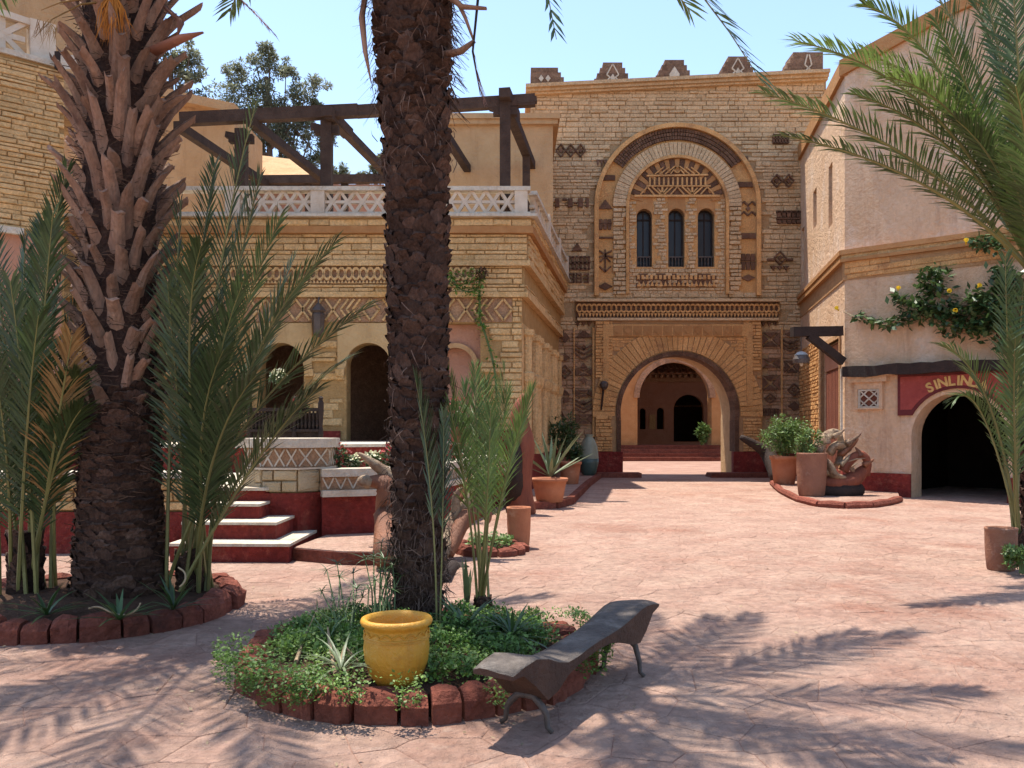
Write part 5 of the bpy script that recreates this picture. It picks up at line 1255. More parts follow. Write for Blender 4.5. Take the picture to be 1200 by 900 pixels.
stalk(lpalm, [at(150, -60, 7.4), at(134, -20, 7.3), at(131, 8, 7.28)], [.04,.035,.02], 'orangefl')
stalk(lpalm, [at(140, 0, 7.4), at(95, 5, 7.2), at(62, 22, 7.0), at(40, 44, 6.9)], [.02,.014,.009,.003], 'straw'); stalk(lpalm, [at(140, -8, 7.4), at(100, -2, 7.2), at(70, 3, 7.0), at(48, 12, 6.9)], [.03,.018,.012,.004], 'straw')
mb = MB()
for _ in range(40):
    p = at(55+rr.uniform(-12,12), 28+rr.uniform(-6,8), 6.95); e = p+V((rr.gauss(-.05,.06), rr.gauss(0,.04), -rr.uniform(.06,.2))); w = V((.004,0,.002)); mb.add([p-w, p+w, e], [(0,1,2)])
mb.build('dry_strands', 'straw', lpalm, kind='stuff')
add_frond(lpalm, LC, at(230, -60, 7.2), at(320, 38, 7.0), m='dead', rm='dead', seed=83, ll=.17, n=60, lw=.014, grav=.6)
stalk(lpalm, [at(180, 60, 7.5), at(215, 44, 7.3), at(238, 38, 7.2)], [.06,.045,.012], 'dead'); stalk(lpalm, [at(195, 10, 7.5), at(212, 25, 7.4), at(208, 42, 7.35)], [.04,.04,.01], 'dead')

# offshoot palms beside it: explicit fronds
def clump(name, label, base, stub, fr, m, seed, ll=.42, n=48, lw=.024, group=None, vee=.45, stubr=.12):
    t = thing(name, label, 'palm', tuple(base), group)
    mb = MB(); mb.tube([base+V((0,0,stub*k/5-.02)) for k in range(6)], [stubr*(1.1-.07*k) for k in range(6)], 12); mb.build('stem', 'trunk', t, smooth=True)
    big = MB(); rr = random.Random(seed)
    for k in range(70):
        a = rr.uniform(0, 2*PI); h = rr.uniform(0, stub); s = rr.uniform(.07,.12); k2 = rr.randrange(8)
        mw = Matrix.Translation(base+V((math.cos(a)*stubr*.9, math.sin(a)*stubr*.9, h))) @ Matrix.Rotation(a, 4, 'Z') @ Matrix.Diagonal((s*.8, s, s*1.4, 1)); big.add([mw @ V(p) for p in SC[k2].v], SC[k2].f)
    big.build('leaf_base_rest', 'scale', t, kind='stuff')
    for i, f in enumerate(fr):
        sp = .2 if 'offshoot' in name else .05; p0 = base+V((rr.uniform(-sp,sp), rr.uniform(-sp,sp), stub*.9 if sp < .1 else 0.0)); mid, tip = f[0], f[1]; k = dict(f[2]) if len(f) > 2 else {}
        mm = k.pop('m', m); kw = dict(n=n, thin=.93, grav=.28, ll=ll, lw=lw, vee=vee, start=(.45 if name == 'young_palm' else .24), seed=seed*20+i, r0=(.013 if name == 'young_palm' else .02), ang=((.85,.3) if name == 'young_palm' else (.75,.35))); kw.update(k)
        add_frond(t, p0, mid, tip, m=mm, **kw)
    return t
b = V((-3.0, 7.95, .14))
clump('palm_offshoot', 'leafy dark green palm offshoot on the steps side of the booted palm', b, .35, [
    (at(228, 380, 7.6), at(300, 120, 7.5)), (at(250, 420, 7.4), at(392, 285, 7.1)), (at(262, 470, 7.3), at(432, 358, 6.9)), (at(222, 350, 7.9), at(252, 190, 8.2)),
    (at(240, 450, 7.2), at(330, 250, 6.9)), (at(200, 420, 7.6), at(212, 235, 7.6)), (at(285, 500, 7.8), at(408, 420, 8.0)), (at(225, 480, 7.2), at(285, 330, 6.9)), (at(275, 470, 8.2), at(345, 300, 8.6)), (at(215, 500, 7.1), at(262, 410, 6.7)), (at(250, 500, 8.3), at(318, 400, 8.8)), (at(300, 520, 7.5), at(372, 455, 7.2)), (at(240, 400, 8.0), at(290, 230, 8.2)), (at(205, 380, 7.3), at(235, 290, 6.9)), (at(245, 440, 7.7), at(305, 205, 7.6)), (at(260, 460, 7.7), at(352, 335, 7.5)), (at(235, 510, 7.0), at(300, 440, 6.6)), (at(210, 470, 7.5), at(196, 330, 7.2))], 'frondd', 3, ll=.48, n=66, lw=.020)
b = V((-4.42, 7.75, .14))
clump('palm_offshoot', 'leafy dark green palm offshoot between the booted palm and the stone house', b, .6, [
    (at(28, 380, 7.6), at(80, 195, 7.4)), (at(10, 400, 7.5), at(-15, 250, 7.3)), (at(45, 420, 7.4), at(62, 250, 7.0)), (at(0, 480, 7.3), at(-40, 340, 7.0)), (at(60, 430, 7.8), at(98, 330, 7.9)),
    (at(30, 450, 7.3), at(12, 330, 7.0)), (at(55, 470, 7.2), at(92, 440, 7.0)), (at(15, 520, 7.2), at(-10, 420, 6.9)), (at(40, 350, 8.2), at(50, 260, 8.6)), (at(20, 420, 7.9), at(30, 280, 7.9)), (at(5, 380, 7.9), at(-25, 280, 8.0)), (at(50, 440, 7.9), at(75, 300, 7.9)), (at(30, 480, 7.1), at(45, 370, 6.8)), (at(-5, 450, 7.6), at(-30, 390, 7.6)), (at(60, 520, 7.3), at(95, 480, 7.1)), (at(70, 480, 7.1), at(84, 395, 6.8), dict(m='straw', thin=.7))], 'frondd', 4, ll=.46, n=66, lw=.020, stubr=.15)

# young palm in the centre bed
b = V((-.235, 6.95, .15))
clump('young_palm', 'bright green young palm with upright fan of fronds behind the groundcover bed', b, .10, [
    (at(556, 570, 6.8), at(524, 434, 6.7)), (at(560, 560, 6.9), at(556, 430, 6.9)), (at(575, 560, 6.8), at(592, 430, 6.8)), (at(590, 560, 6.7), at(624, 458, 6.5)), (at(566, 570, 7.1), at(570, 445, 7.3)),
    (at(552, 580, 6.7), at(526, 472, 6.4)), (at(582, 585, 6.7), at(612, 492, 6.4)), (at(570, 590, 7.2), at(596, 455, 7.5)), (at(560, 590, 7.2), at(544, 450, 7.5)), (at(572, 600, 6.6), at(575, 480, 6.3))], 'frondy', 6, ll=.33, n=52, lw=.0105, stubr=.05, vee=.8)
tp = thing('twining_palm_shoot', 'thin drooping palm shoot hanging in front of the slim palm trunk', 'palm', (-.62, 6.25, .16))
add_frond(tp, V((-.55, 6.25, .16)), at(510, 560, 6.15), at(487, 445, 6.1), m='frondd', seed=91, ll=.30, n=40, lw=.014, start=.4, r0=.009, ang=(.5,.25))
add_frond(tp, V((-.53, 6.25, .16)), at(520, 600, 6.15), at(520, 480, 6.2), m='frondd', seed=92, ll=.22, n=26, lw=.012, start=.45, r0=.008, ang=(.5,.25))

# ------------------------------------------------------------------ right palms
b = V((6.55, 10.6, 0))
rp = thing('leaning_palm', 'palm at the courtyard edge spreading long green fronds before the plaster house', 'palm tree', tuple(b))
cr_ = at(1212, 330, 10.5)
mb = MB(); mb.tube([b+(cr_-b)*k/8 for k in range(9)], [.20-.008*k for k in range(9)], 16); mb.build('trunk', 'trunk', rp, smooth=True)
big = MB(); rr = random.Random(41)
for k in range(420):
    a = rr.uniform(0, 2*PI); t = rr.random(); s = rr.uniform(.09,.14); c = b+(cr_-b)*t; k2 = rr.randrange(8)
    mw = Matrix.Translation(c+V((math.cos(a)*.18, math.sin(a)*.18, 0))) @ Matrix.Rotation(a, 4, 'Z') @ Matrix.Diagonal((s*.9, s, s*1.2, 1)); big.add([mw @ V(p) for p in SC[k2].v], SC[k2].f)
big.build('leaf_base_rest', 'scale', rp, kind='stuff')
for i, (m_, t_, Ym, Yt, ll) in enumerate((((1120,85), (932,48), 9.9, 9.5, .62), ((1105,170), (893,108), 9.6, 9.0, .60), ((1110,195), (915,158), 9.5, 8.9, .42), ((1110,30), (1012,6), 10.2, 10.2, .55), ((1160,60), (1060,-60), 10.6, 10.8, .6),
        ((1190,130), (1150,-30), 10.2, 10.0, .6), ((1170,120), (1010,60), 10.3, 10.4, .6), ((1195,100), (1185,-40), 9.8, 9.6, .6), ((1140,150), (1000,110), 10.2, 10.0, .55), ((1230,60), (1260,-90), 10.5, 10.6, .6), ((1290,150), (1420,120), 10.6, 10.9, .6), ((1250,130), (1330,10), 11, 11.6, .6),
        ((1200,150), (1110,90), 11.0, 11.6, .55), ((1180,230), (1080,200), 11.0, 11.5, .45), ((1170,170), (1095,20), 9.9, 9.5, .55), ((1300,260), (1400,330), 10.6, 10.8, .6), ((1215,200), (1190,100), 9.2, 8.4, .6), ((1240,180), (1330,200), 9.4, 8.5, .6), ((1150,110), (1040,90), 9.8, 9.4, .55), ((1185,190), (1120,140), 9.8, 9.6, .5), ((1190,80), (1130,-20), 10.4, 10.4, .55), ((1205,260), (1180,180), 9.9, 9.6, .5))):
    add_frond(rp, cr_+V((0,0,.05)), at(*m_, Ym), at(*t_, Yt), m=('frond' if i % 3 else 'frondy'), seed=200+i, n=84, ll=ll*.9, lw=.024, start=.22, r0=.03, vee=.55, ang=(1.0,.5), grav=.25)
crown_fronds(rp, cr_+V((.1,.1,.1)), 10, 2.6, 'frond', 231, elev=(-.3, .5), drop=.8, ll=.45, n=44)
b2 = V((6.12, 10.35, .05))
clump('palm_sucker', 'young palm shoot with arching fronds before the shop doorway', b2, .35, [
    (at(1170, 430, 10.2), at(1104, 404, 10.0)), (at(1180, 420, 10.1), at(1178, 300, 9.9)), (at(1190, 430, 10.0), at(1200, 330, 9.7)), (at(1175, 480, 10.4), at(1135, 438, 10.6)), (at(1192, 450, 10.3), at(1215, 370, 10.4)), (at(1185, 470, 9.9), at(1190, 395, 9.5)), (at(1150, 430, 10.4), at(1118, 470, 10.2), dict(ll=.3)), (at(1200, 440, 10.5), at(1188, 340, 10.8))], 'frond', 9, ll=.44, n=46, lw=.02)
# ------------------------------------------------------------------ background trees
def gum(name, label, blobs, Y, trunk, seed, dens=1.0, group=None):
    base = at(trunk[0], 503, Y); base.z = 0
    t = thing(name, label, 'tree', tuple(base), group); rr = random.Random(seed); mb = MB()
    top = at(trunk[1], trunk[2], Y); pts = [base, base.lerp(top, .5)+V((.4,0,0)), top]
    mb.tube([bez(*pts, k/8) for k in range(9)], [.34-.03*k for k in range(9)], 8)
    for x, y, r in blobs:
        c = at(x, y, Y); s = bez(*pts, rr.uniform(.55, .95)); mid = s.lerp(c, .5)+V((rr.uniform(-.4,.4), rr.uniform(-.4,.4), -.3)); mb.tube([s, mid, c], [.10, .06, .02], 5)
    mb.build('trunk', 'bark', t)
    lv = MB()
    for x, y, r in blobs:
        c = at(x, y, Y); R_ = r*Y/FPX
        for _ in range(int(5+r*.35)):
            d = V((rr.gauss(0,1), rr.gauss(0,1), rr.gauss(0,.8))).normalized()*R_*rr.random()**.5; q = c+d; r2 = R_*rr.uniform(.22,.42)
            leaf_cloud(lv, q, (r2, r2, r2*.75), int(95*dens), .19, rr, .8, 2.6)
    lv.build('crown', 'euca', t)
gum('eucalyptus_tree', 'tall airy grey-green eucalyptus rising behind the pergola and gabled house', [(300,75,24),(280,110,26),(330,115,26),(365,100,22),(310,145,30),(255,130,26),(350,150,24),(375,125,14),(250,160,24),(390,150,12),(350,190,22),(315,60,14),(290,180,24),(375,185,18),(385,205,14), (270,90,18), (300,110,22), (335,85,18), (355,125,20), (285,140,22), (330,140,24), (320,165,26), (265,150,22), (345,170,22), (240,175,20), (300,195,22), (330,205,20), (380,160,16), (360,205,18)], 46, (320, 312, 90), 5)
gum('eucalyptus_tree', 'dark eucalyptus branch mass showing beside the booted palm stubs', [(222,62,16),(225,95,18),(205,80,18),(235,120,16),(190,50,18),(170,90,24)], 40, (190, 200, 70), 6, .9)
gum('eucalyptus_tree', 'low dark tree tops peeking over the pergola back beam beside the slim trunk', [(440,200,12),(428,212,10),(398,206,12),(452,188,10),(470,205,14)], 44, (440, 440, 205), 7)

# ------------------------------------------------------------------ wavy bench
bench = thing('wavy_bench', 'wavy grey wooden bench slab on arched iron legs beside the planted bed', 'bench', (.43, 5.2, 0))
ba_ = V((-.10, 4.42, 0)); bb_ = V((.93, 6.06, 0)); bd = (bb_-ba_).normalized(); bs = V((bd.y, -bd.x, 0)); BL = (bb_-ba_).length
hs = [(0,.395,.03),(.10,.415,.05),(.22,.428,.15),(.34,.405,.23),(.46,.365,.17),(.58,.338,.09),(.72,.335,.06),(.86,.345,.055),(1.0,.36,.055),(1.15,.378,.07),(1.30,.40,.12),(1.45,.425,.19),(1.56,.445,.22),(1.66,.455,.17),(1.78,.45,.07),(1.9,.435,.03)]
mb = MB(); sd = MB(); K = 6; rows = []
for t, h, th in hs:
    w = .125+.012*math.sin(t*5); c = ba_+bd*(t*BL/1.9)
    rows.append([c+bs*(w*(2*k/K-1))+V((0,0,h+.006*math.sin(9*t+k)-(.008 if k in (0, K) else 0))) for k in range(K+1)]+[c+bs*w*.97+V((0,0,h-th)), c-bs*w*.97+V((0,0,h-th))])
n = K+3; vs = [p for r in rows for p in r]
top = [(i*n+k, i*n+k+1, (i+1)*n+k+1, (i+1)*n+k) for i in range(len(rows)-1) for k in range(K)]
side = [(i*n+a, i*n+b, (i+1)*n+b, (i+1)*n+a) for i in range(len(rows)-1) for a, b in ((K, K+1), (K+1, K+2), (K+2, 0))]+[tuple(range(n))[::-1], tuple(range((len(rows)-1)*n, len(rows)*n))]
mb.add(vs, top+side); me = mb.mesh('seat', 'bench'); me.materials.append(M['benchside'])
for i, p in enumerate(me.polygons): p.material_index = 0 if i < len(top) else 1; p.use_smooth = i < len(top)
link('seat', me, bench)
for t in (.33, 1.55):
    c = ba_+bd*(t*BL/1.9); hgt = (.19 if t < 1 else .25)
    for s in (-1, 1):
        mb = MB(); mb.tube([c+V((0,0,hgt)), c+bs*s*.05+V((0,0,hgt-.005)), c+bs*s*.10+V((0,0,hgt-.05)), c+bs*s*.128+V((0,0,.10)), c+bs*s*.135+V((0,0,.03)), c+bs*s*.165+V((0,0,.008))], [.022,.022,.020,.017,.015,.014], 8)
        mb.build('leg', 'iron', bench, smooth=True)

# ------------------------------------------------------------------ pots
def pot(name, label, c, r, h, m, kind='flower', parent=None, seed=1, cat='pot', group=None, soil=True):
    c = V(c); t = thing(name, label, cat, tuple(c), group)
    P = {'bulb': [(.50,0),(.62,.02),(.82,.16),(.96,.36),(1.0,.55),(.97,.74),(.94,.84),(.97,.87),(1.06,.90),(1.10,.945),(1.06,.99),(.98,1.0),(.90,.985),(.86,.93),(.84,.80),(.80,.55)],
         'flower': [(.72,0),(.76,.02),(.90,.55),(.99,.86),(1.08,.87),(1.09,.98),(1.06,1.0),(.96,1.0),(.93,.95),(.92,.90)],
         'tall': [(.80,0),(.86,.03),(.94,.3),(.99,.6),(1.0,.93),(1.03,.96),(1.02,1.0),(.92,1.0),(.90,.94),(.88,.88)],
         'jar': [(.55,0),(.75,.06),(.98,.3),(1.0,.45),(.88,.7),(.62,.86),(.42,.92),(.40,.96),(.52,1.0),(.44,1.0),(.36,.94)]}[kind]
    mb = MB(); mb.lathe([(a*r, b*h) for a, b in P], c, 36, .008, seed); o = mb.build('body', m, t, smooth=True)
    if soil:
        mb = MB(); z = P[-1][1]*h*(1 if kind != 'bulb' else .999); mb.lathe([(P[-1][0]*r*.99, z-.02), (.01, z)], c, 20); mb.build('soil', 'soil', t)
    return t
yp = pot('yellow_pot', 'large mustard yellow glazed pot standing in the planted bed', (-.69, 5.10, .13), .195, .40, 'yellow', 'bulb', soil=True)
for z, n_, a_ in ((.293, 26, .010), (.278, 26, .008)):   # stamped band
    mb = MB()
    mb.lathe([(.188, z-.005), (.1985, z), (.188, z+.005)], (-.69, 5.10, .13), 36); mb.build('stamped_band', 'yellow', yp, smooth=True)
mb = MB()
for k in range(16):
    a0 = 2*PI*k/16; pts = [V((-.69+.1925*math.cos(a0+2*PI/16*t/6), 5.10+.1925*math.sin(a0+2*PI/16*t/6),   .13+.305+.022*math.sin(PI*t/6))) for t in range(7)]
    mb.tube(pts, .004, 4)
mb.build('scallop_relief', 'yellow', yp, kind='stuff')
pot('terracotta_pot', 'plain upright terracotta pot standing on the paving near the small red ring bed', gnd(608, 642), .165, .57, 'terra', 'tall', seed=3)
pot('terracotta_pot', 'dull brown clay pot on the paving beside the palm shoot near the shop door', gnd(1173, 668), .172, .50, 'terrad', 'tall', seed=4)
P1 = gnd(919, 567.5, .11); P1.z = .11
pot('shrub_pot', 'bright orange terracotta pot holding the bushy green shrub near the gateway', P1, .37, .80, 'terra', 'flower', seed=5)
P2 = gnd(951, 581, .11); P2.z = .11
pot('clay_jar', 'dull red-brown clay jar between the shrub pot and the wood sculpture', P2, .34, 1.0, 'terrad', 'tall', seed=6, soil=False)
J = gnd(690, 557, .13); J.z = .13
jar = pot('glazed_jar', 'tall grey-green jar with teal foot standing by the gate jamb', J, .32, 1.35, 'celadon', 'jar', soil=False)
mb = MB(); mb.lathe([(.178,.002),(.243,.08),(.318,.4),(.323,.55)], J, 36); mb.build('glazed_foot', 'teal', jar, smooth=True)
for lab, px, py, r, h, kd, m in (('wide terracotta bowl on the kerb platform holding spiky agave leaves', 644, 588, .36, .50, 'flower', 'terra'), ('terracotta pot on the kerb platform before the grey-green jar', 668, 567, .30, .62, 'flower', 'terra'), ('dark clay pot against the golden house side columns', 655, 563, .30, .70, 'tall', 'terrad')):
    c = gnd(px, py, .13); c.z = .13; pot('terracotta_pot', lab, c, r, h, m, kd, seed=px)

# ------------------------------------------------------------------ shrubs and small plants
rr = random.Random(55)
def shrub(name, label, c, rad, n, size, m, asp=3.0, stems=5, cat='shrub', group=None):
    t = thing(name, label, cat, (c[0], c[1], c[2]-rad[2]), group); mb = MB()
    for _ in range(int(n/60)):
        d = V((rr.gauss(0,1), rr.gauss(0,1), rr.gauss(0,.9))).normalized()*rr.random()**.4; q = V(c)+V((d.x*rad[0], d.y*rad[1], d.z*rad[2]))*.85; s = rr.uniform(.22,.4)
        leaf_cloud(mb, q, (rad[0]*s, rad[1]*s, rad[2]*s), 60, size, rr, .8, asp)
    mb.build('foliage', m, t); st = MB()
    for _ in range(stems):
        b = V((c[0]+rr.uniform(-.1,.1)*rad[0], c[1], c[2]-rad[2]*1.2)); e = V(c)+V((rr.uniform(-.8,.8)*rad[0], rr.uniform(-.5,.5)*rad[1], rr.uniform(0,.7)*rad[2])); st.tube([b, b.lerp(e, .5)+V((0,0,.1)), e], [.022,.016,.005], 5)
    st.build('stems', 'stem', t); return t
c = at(921, 511, P1.y); shrub('potted_shrub', 'bushy light green shrub growing from the bright orange pot', c, (.72,.65,.58), 3600, .11, 'bush')
c = at(948, 519, P2.y); shrub('potted_shrub', 'small green leafy plant sprouting above the dull clay jar', c, (.32,.3,.42), 900, .10, 'bush')
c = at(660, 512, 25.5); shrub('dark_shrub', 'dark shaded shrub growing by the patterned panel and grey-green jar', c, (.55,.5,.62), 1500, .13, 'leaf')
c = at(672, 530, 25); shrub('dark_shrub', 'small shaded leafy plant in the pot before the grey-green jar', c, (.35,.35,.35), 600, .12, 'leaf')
c = at(824, 508, 44.8); shrub('pot_plant', 'light green leafy plant on the steps before the inner arch', c, (.33,.3,.5), 700, .2, 'bush', 2.0)
c = at(1198, 652, 9.6); shrub('low_shrub', 'small bright green shrub beside the dull brown pot', c, (.22,.25,.16), 700, .06, 'bush', 2.0)
def blade(mb, p, d, L, w, bend, rr, fold=.3):
    d = V(d).normalized(); sd = d.cross(V((0,0,1)))
    if sd.length < .05: sd = V((1,0,0))
    sd.normalize(); prev = None; n = 5; base = len(mb.v); vs = []
    out = V((d.x, d.y, 0)); out = out.normalized() if out.length > .01 else V((1,0,0))
    for k in range(n+1):
        t = k/n; q = p+d*L*t+out*bend*L*t*t*.5+V((0,0,-bend*L*t*t*.55)); ww = w*(.7+.6*t if t < .4 else .94*(1-((t-.4)/.6)**1.6)+.02)
        vs += [q-sd*ww*.5, q-V((0,0,ww*fold*.5)), q+sd*ww*.5]
    mb.add(vs, [(k*3+j, k*3+j+1, (k+1)*3+j+1, (k+1)*3+j) for k in range(n) for j in (0, 1)])
def rosette(name, label, c, n, L, w, m, elev=(.3,1.3), bend=.6, cat='plant', group=None):
    t = thing(name, label, cat, tuple(c), group); c = V(c)
    for k in range(n):
        a = k*2.4+rr.uniform(-.3,.3); e = rr.uniform(*elev); mb = MB()
        blade(mb, c+V((0,0,.01)), (math.cos(a)*math.cos(e), math.sin(a)*math.cos(e), math.sin(e)), L*rr.uniform(.7,1.1), w, bend*rr.uniform(.4,1.3), rr); mb.build('leaf', m, t, smooth=True)
    return t
c = gnd(644, 570, .5); c = V((c.x, 18.7, .6)); rosette('agave', 'spiky grey-green agave with long sword leaves in the terracotta bowl', (.85, 18.75, .6), 24, 1.35, .09, 'sword', (.35,1.45), .15, 'agave')
for k, (px, py, lab) in enumerate(((55, 722, 'aloe rosette at the foot of the offshoot near the bed rim'), (140, 728, 'aloe rosette in front of the thick booted trunk'), (203, 716, 'aloe rosette by the bed rim on the steps side'))):
    c = gnd(px, py, .16); rosette('aloe_plant', 'dark green '+lab, c, 17, .36, .03, 'leaf', (.25,1.3), .5, 'aloe', 'aloes under the booted palm')
rosette('spider_plant', 'pale arching spider plant before the dry stems next to the yellow pot', gnd(400, 788, .2), 20, .34, .017, 'sword', (.3,1.3), 1.1)
rosette('spider_plant', 'thin arching grassy plant on the steps side of the yellow pot', gnd(385, 755, .2), 16, .36, .015, 'leaf', (.4,1.3), .9)
rosette('sword_plant', 'dark strappy plant between the slim palm trunk and the young palm', gnd(545, 742, .2), 26, .42, .028, 'leaf', (.3,1.2), .8)
rosette('sword_plant', 'strappy green plant below the young palm stems near the bench', gnd(600, 750, .2), 28, .38, .024, 'leaf', (.3,1.2), .9)
rosette('upright_aloe', 'two stiff upright pale green leaves beside the young palm base', gnd(547, 715, .18), 5, .46, .05, 'sword', (1.25,1.5), .05)
# papyrus
def papyrus(label, base, stems):
    t = thing('papyrus', label, 'papyrus', tuple(base), 'papyrus in the planted bed')
    for (px, py, Y) in stems:
        p = V(base)+V((rr.uniform(-.10,.10), rr.uniform(-.08,.08), 0)); e = at(px, py, Y); mb = MB(); mb.tube([p, p.lerp(e, .5)+V((rr.uniform(-.02,.02), 0, .02)), e], [.007,.006,.004], 5); o = mb.build('stalk', 'stem', t)
        mb = MB()
        for k in range(13):
            a = 2*PI*k/13+rr.uniform(-.2,.2); el = rr.uniform(-.1,.8); blade(mb, e, (math.cos(a)*math.cos(el), math.sin(a)*math.cos(el), math.sin(el)), rr.uniform(.09,.15), .010, .5, rr)
        mb.build('umbel', 'leaf', o)
papyrus('cluster of thin papyrus stalks with star-shaped heads near the bed rim', gnd(405, 745, .2), [(377,693,6.4),(383,668,6.6),(398,676,6.5),(410,700,6.3),(418,690,6.4),(404,712,6.3),(395,660,6.7),(425,700,6.5),(372,715,6.3),(414,672,6.7),(390,705,6.2)])
papyrus('denser papyrus stalks with leafy heads next to the slim palm trunk', gnd(452, 740, .2), [(447,636,6.6),(438,652,6.5),(455,645,6.6),(466,640,6.7),(428,655,6.5),(460,662,6.4),(446,668,6.4),(472,655,6.6),(440,680,6.3),(456,690,6.3),(464,630,6.8),(432,690,6.3),(450,655,6.4),(470,675,6.4)])
dry = thing('dry_stems', 'bare pale dry stems leaning in the groundcover next to the yellow pot', 'stems', tuple(gnd(350, 770, .2)))
for pts in ([gnd(347, 775, .2), at(356, 748, 5.75), at(368, 722, 5.75)], [gnd(393, 790, .2), at(386, 752, 5.5), at(384, 735, 5.55)], [gnd(395, 790, .2), at(404, 758, 5.4), at(420, 775, 5.3)]):
    mb = MB(); mb.tube(pts, [.013,.011,.006], 6); mb.build('stem', 'drystem', dry)
hose = thing('pale_tendrils', 'pale curling dry tendrils lying among the aloes on the bed rim', 'tendrils', tuple(gnd(150, 745, .2)))
for pts in ([at(104, 713, 6.75), at(116, 710, 6.7), at(130, 718, 6.65), at(146, 722, 6.62), at(160, 716, 6.62), at(165, 706, 6.65)], [at(209, 665, 6.9), at(217, 670, 6.85), at(218, 681, 6.8), at(210, 688, 6.8)]):
    mb = MB(); mb.tube([bez(pts[max(i-1,0)].lerp(pts[i],.5), pts[i], pts[i].lerp(pts[min(i+1,len(pts)-1)],.5), s) for i in range(len(pts)) for s in (0,.33,.67)], .007, 5); mb.build('tendril', 'drystem', hose)
# small red ring bed behind
rb2 = rim_bed('ring_bed', 'small low red stone ring bed beyond the young palm', -.30, 11.45, .50, 14, .13, .07)
mb = MB(); 
for _ in range(500): 
    a = rr.random()*6.28; q = rr.random()**.5*.32; leaf(mb, V((-.30+math.cos(a)*q, 11.45+math.sin(a)*q, .09+rr.random()*.14)), .07, rr, .6, 2)
tag(mb.build('ring_bed_plants', 'bush', None, kind='stuff'), 'dry greenish weeds filling the small red ring bed', 'weeds')

# ------------------------------------------------------------------ driftwood
def limb(t, pts, rad, m, name='limb', flat=1.0, n=10):
    pts = [V(p) for p in pts]; fine = []; rf = []
    for i in range(len(pts)-1):
        for k in range(4):
            s = k/4; p0 = pts[max(i-1,0)]; p1 = pts[i]; p2 = pts[i+1]; p3 = pts[min(i+2, len(pts)-1)]
            fine.append(.5*((2*p1)+(p2-p0)*s+(2*p0-5*p1+4*p2-p3)*s*s+(3*p1-p0-3*p2+p3)*s**3)); rf.append((rad[i]+(rad[i+1]-rad[i])*s)*rr.uniform(.93,1.07))
    fine.append(pts[-1]); rf.append(rad[-1]); mb = MB(); mb.tube(fine, rf, n, flat=flat); return mb.build(name, m, t, smooth=True)
dA = 11.0
d1_ = thing('driftwood_log', 'smooth brown driftwood with hooked grey-tipped head standing by the red wall', 'driftwood', tuple(gnd(450, 650)))
limb(d1_, [gnd(455, 655, .14), at(452, 605, dA), at(454, 580, dA), at(448, 566, dA), at(432, 564, dA-.05)], [.17,.15,.14,.12,.07], 'drift'); limb(d1_, [at(460, 590, dA+.05), at(458, 562, dA+.1), at(440, 545, dA), at(420, 531, dA-.1)], [.13,.11,.065,.018], 'driftgrey', n=8)
limb(d1_, [at(434, 566, dA-.05), at(425, 564, dA-.08), at(421, 568, dA-.08)], [.085,.08,.03], 'driftgrey'); limb(d1_, [gnd(468, 655, .14), at(470, 600, dA+.2), at(468, 560, dA+.2), at(462, 545, dA+.2)], [.16,.14,.12,.05], 'drift')
d2_ = thing('driftwood_branch', 'forked bleached driftwood branch leaning behind the slim palm trunk', 'driftwood', tuple(gnd(522, 650)))
limb(d2_, [gnd(515, 652, .1), at(530, 615, dA), at(548, 592, dA), at(565, 570, dA-.2), at(572, 552, dA-.2)], [.10,.13,.12,.08,.05], 'driftgrey'); limb(d2_, [gnd(525, 650, .1), at(545, 608, dA-.1), at(568, 598, dA-.1), at(572, 612, dA-.2)], [.08,.11,.09,.03], 'drift'); limb(d2_, [at(545, 588, dA), at(556, 560, dA), at(580, 548, dA), at(590, 556, dA)], [.09,.08,.07,.03], 'drift'); limb(d2_, [at(536, 612, dA-.05), at(534, 582, dA-.1), at(542, 571, dA-.1)], [.07,.055,.012], 'driftgrey')
d3_ = thing('carved_stump', 'tall dark red-brown driftwood post at the golden house corner', 'driftwood', tuple(gnd(612, 600)))
limb(d3_, [gnd(612, 602), at(610, 560, 16.6), at(614, 520, 16.6), at(608, 485, 16.6), at(616, 462, 16.6)], [.26,.22,.20,.16,.07], 'redwood'); limb(d3_, [gnd(604, 600), at(602, 565, 16.4), at(604, 530, 16.4), at(600, 505, 16.4)], [.2,.18,.13,.04], 'darkwood')
Yd = 20.0
d4_ = thing('wood_sculpture', 'big twisted root sculpture with bleached horns and dark red hollow on the corner platform', 'sculpture', tuple(gnd(985, 586, .11)))
limb(d4_, [at(958, 574, Yd), at(985, 577, Yd-.1), at(1006, 574, Yd)], [.26,.30,.24], 'darkwood', flat=.7); limb(d4_, [at(954, 562, Yd), at(975, 566, Yd-.15), at(1000, 562, Yd-.1), at(1014, 548, Yd)], [.10,.17,.19,.10], 'redwood')
limb(d4_, [at(956, 533, Yd), at(962, 518, Yd), at(974, 508, Yd), at(986, 507, Yd)], [.17,.20,.13,.03], 'driftgrey', flat=.45); limb(d4_, [at(952, 537, Yd-.1), at(968, 541, Yd-.15), at(976, 556, Yd-.2), at(990, 560, Yd-.2)], [.05,.17,.20,.09], 'driftgrey', flat=.45); limb(d4_, [at(950, 548, Yd-.1), at(962, 549, Yd-.15), at(970, 556, Yd-.15)], [.03,.11,.13], 'driftgrey', flat=.45)
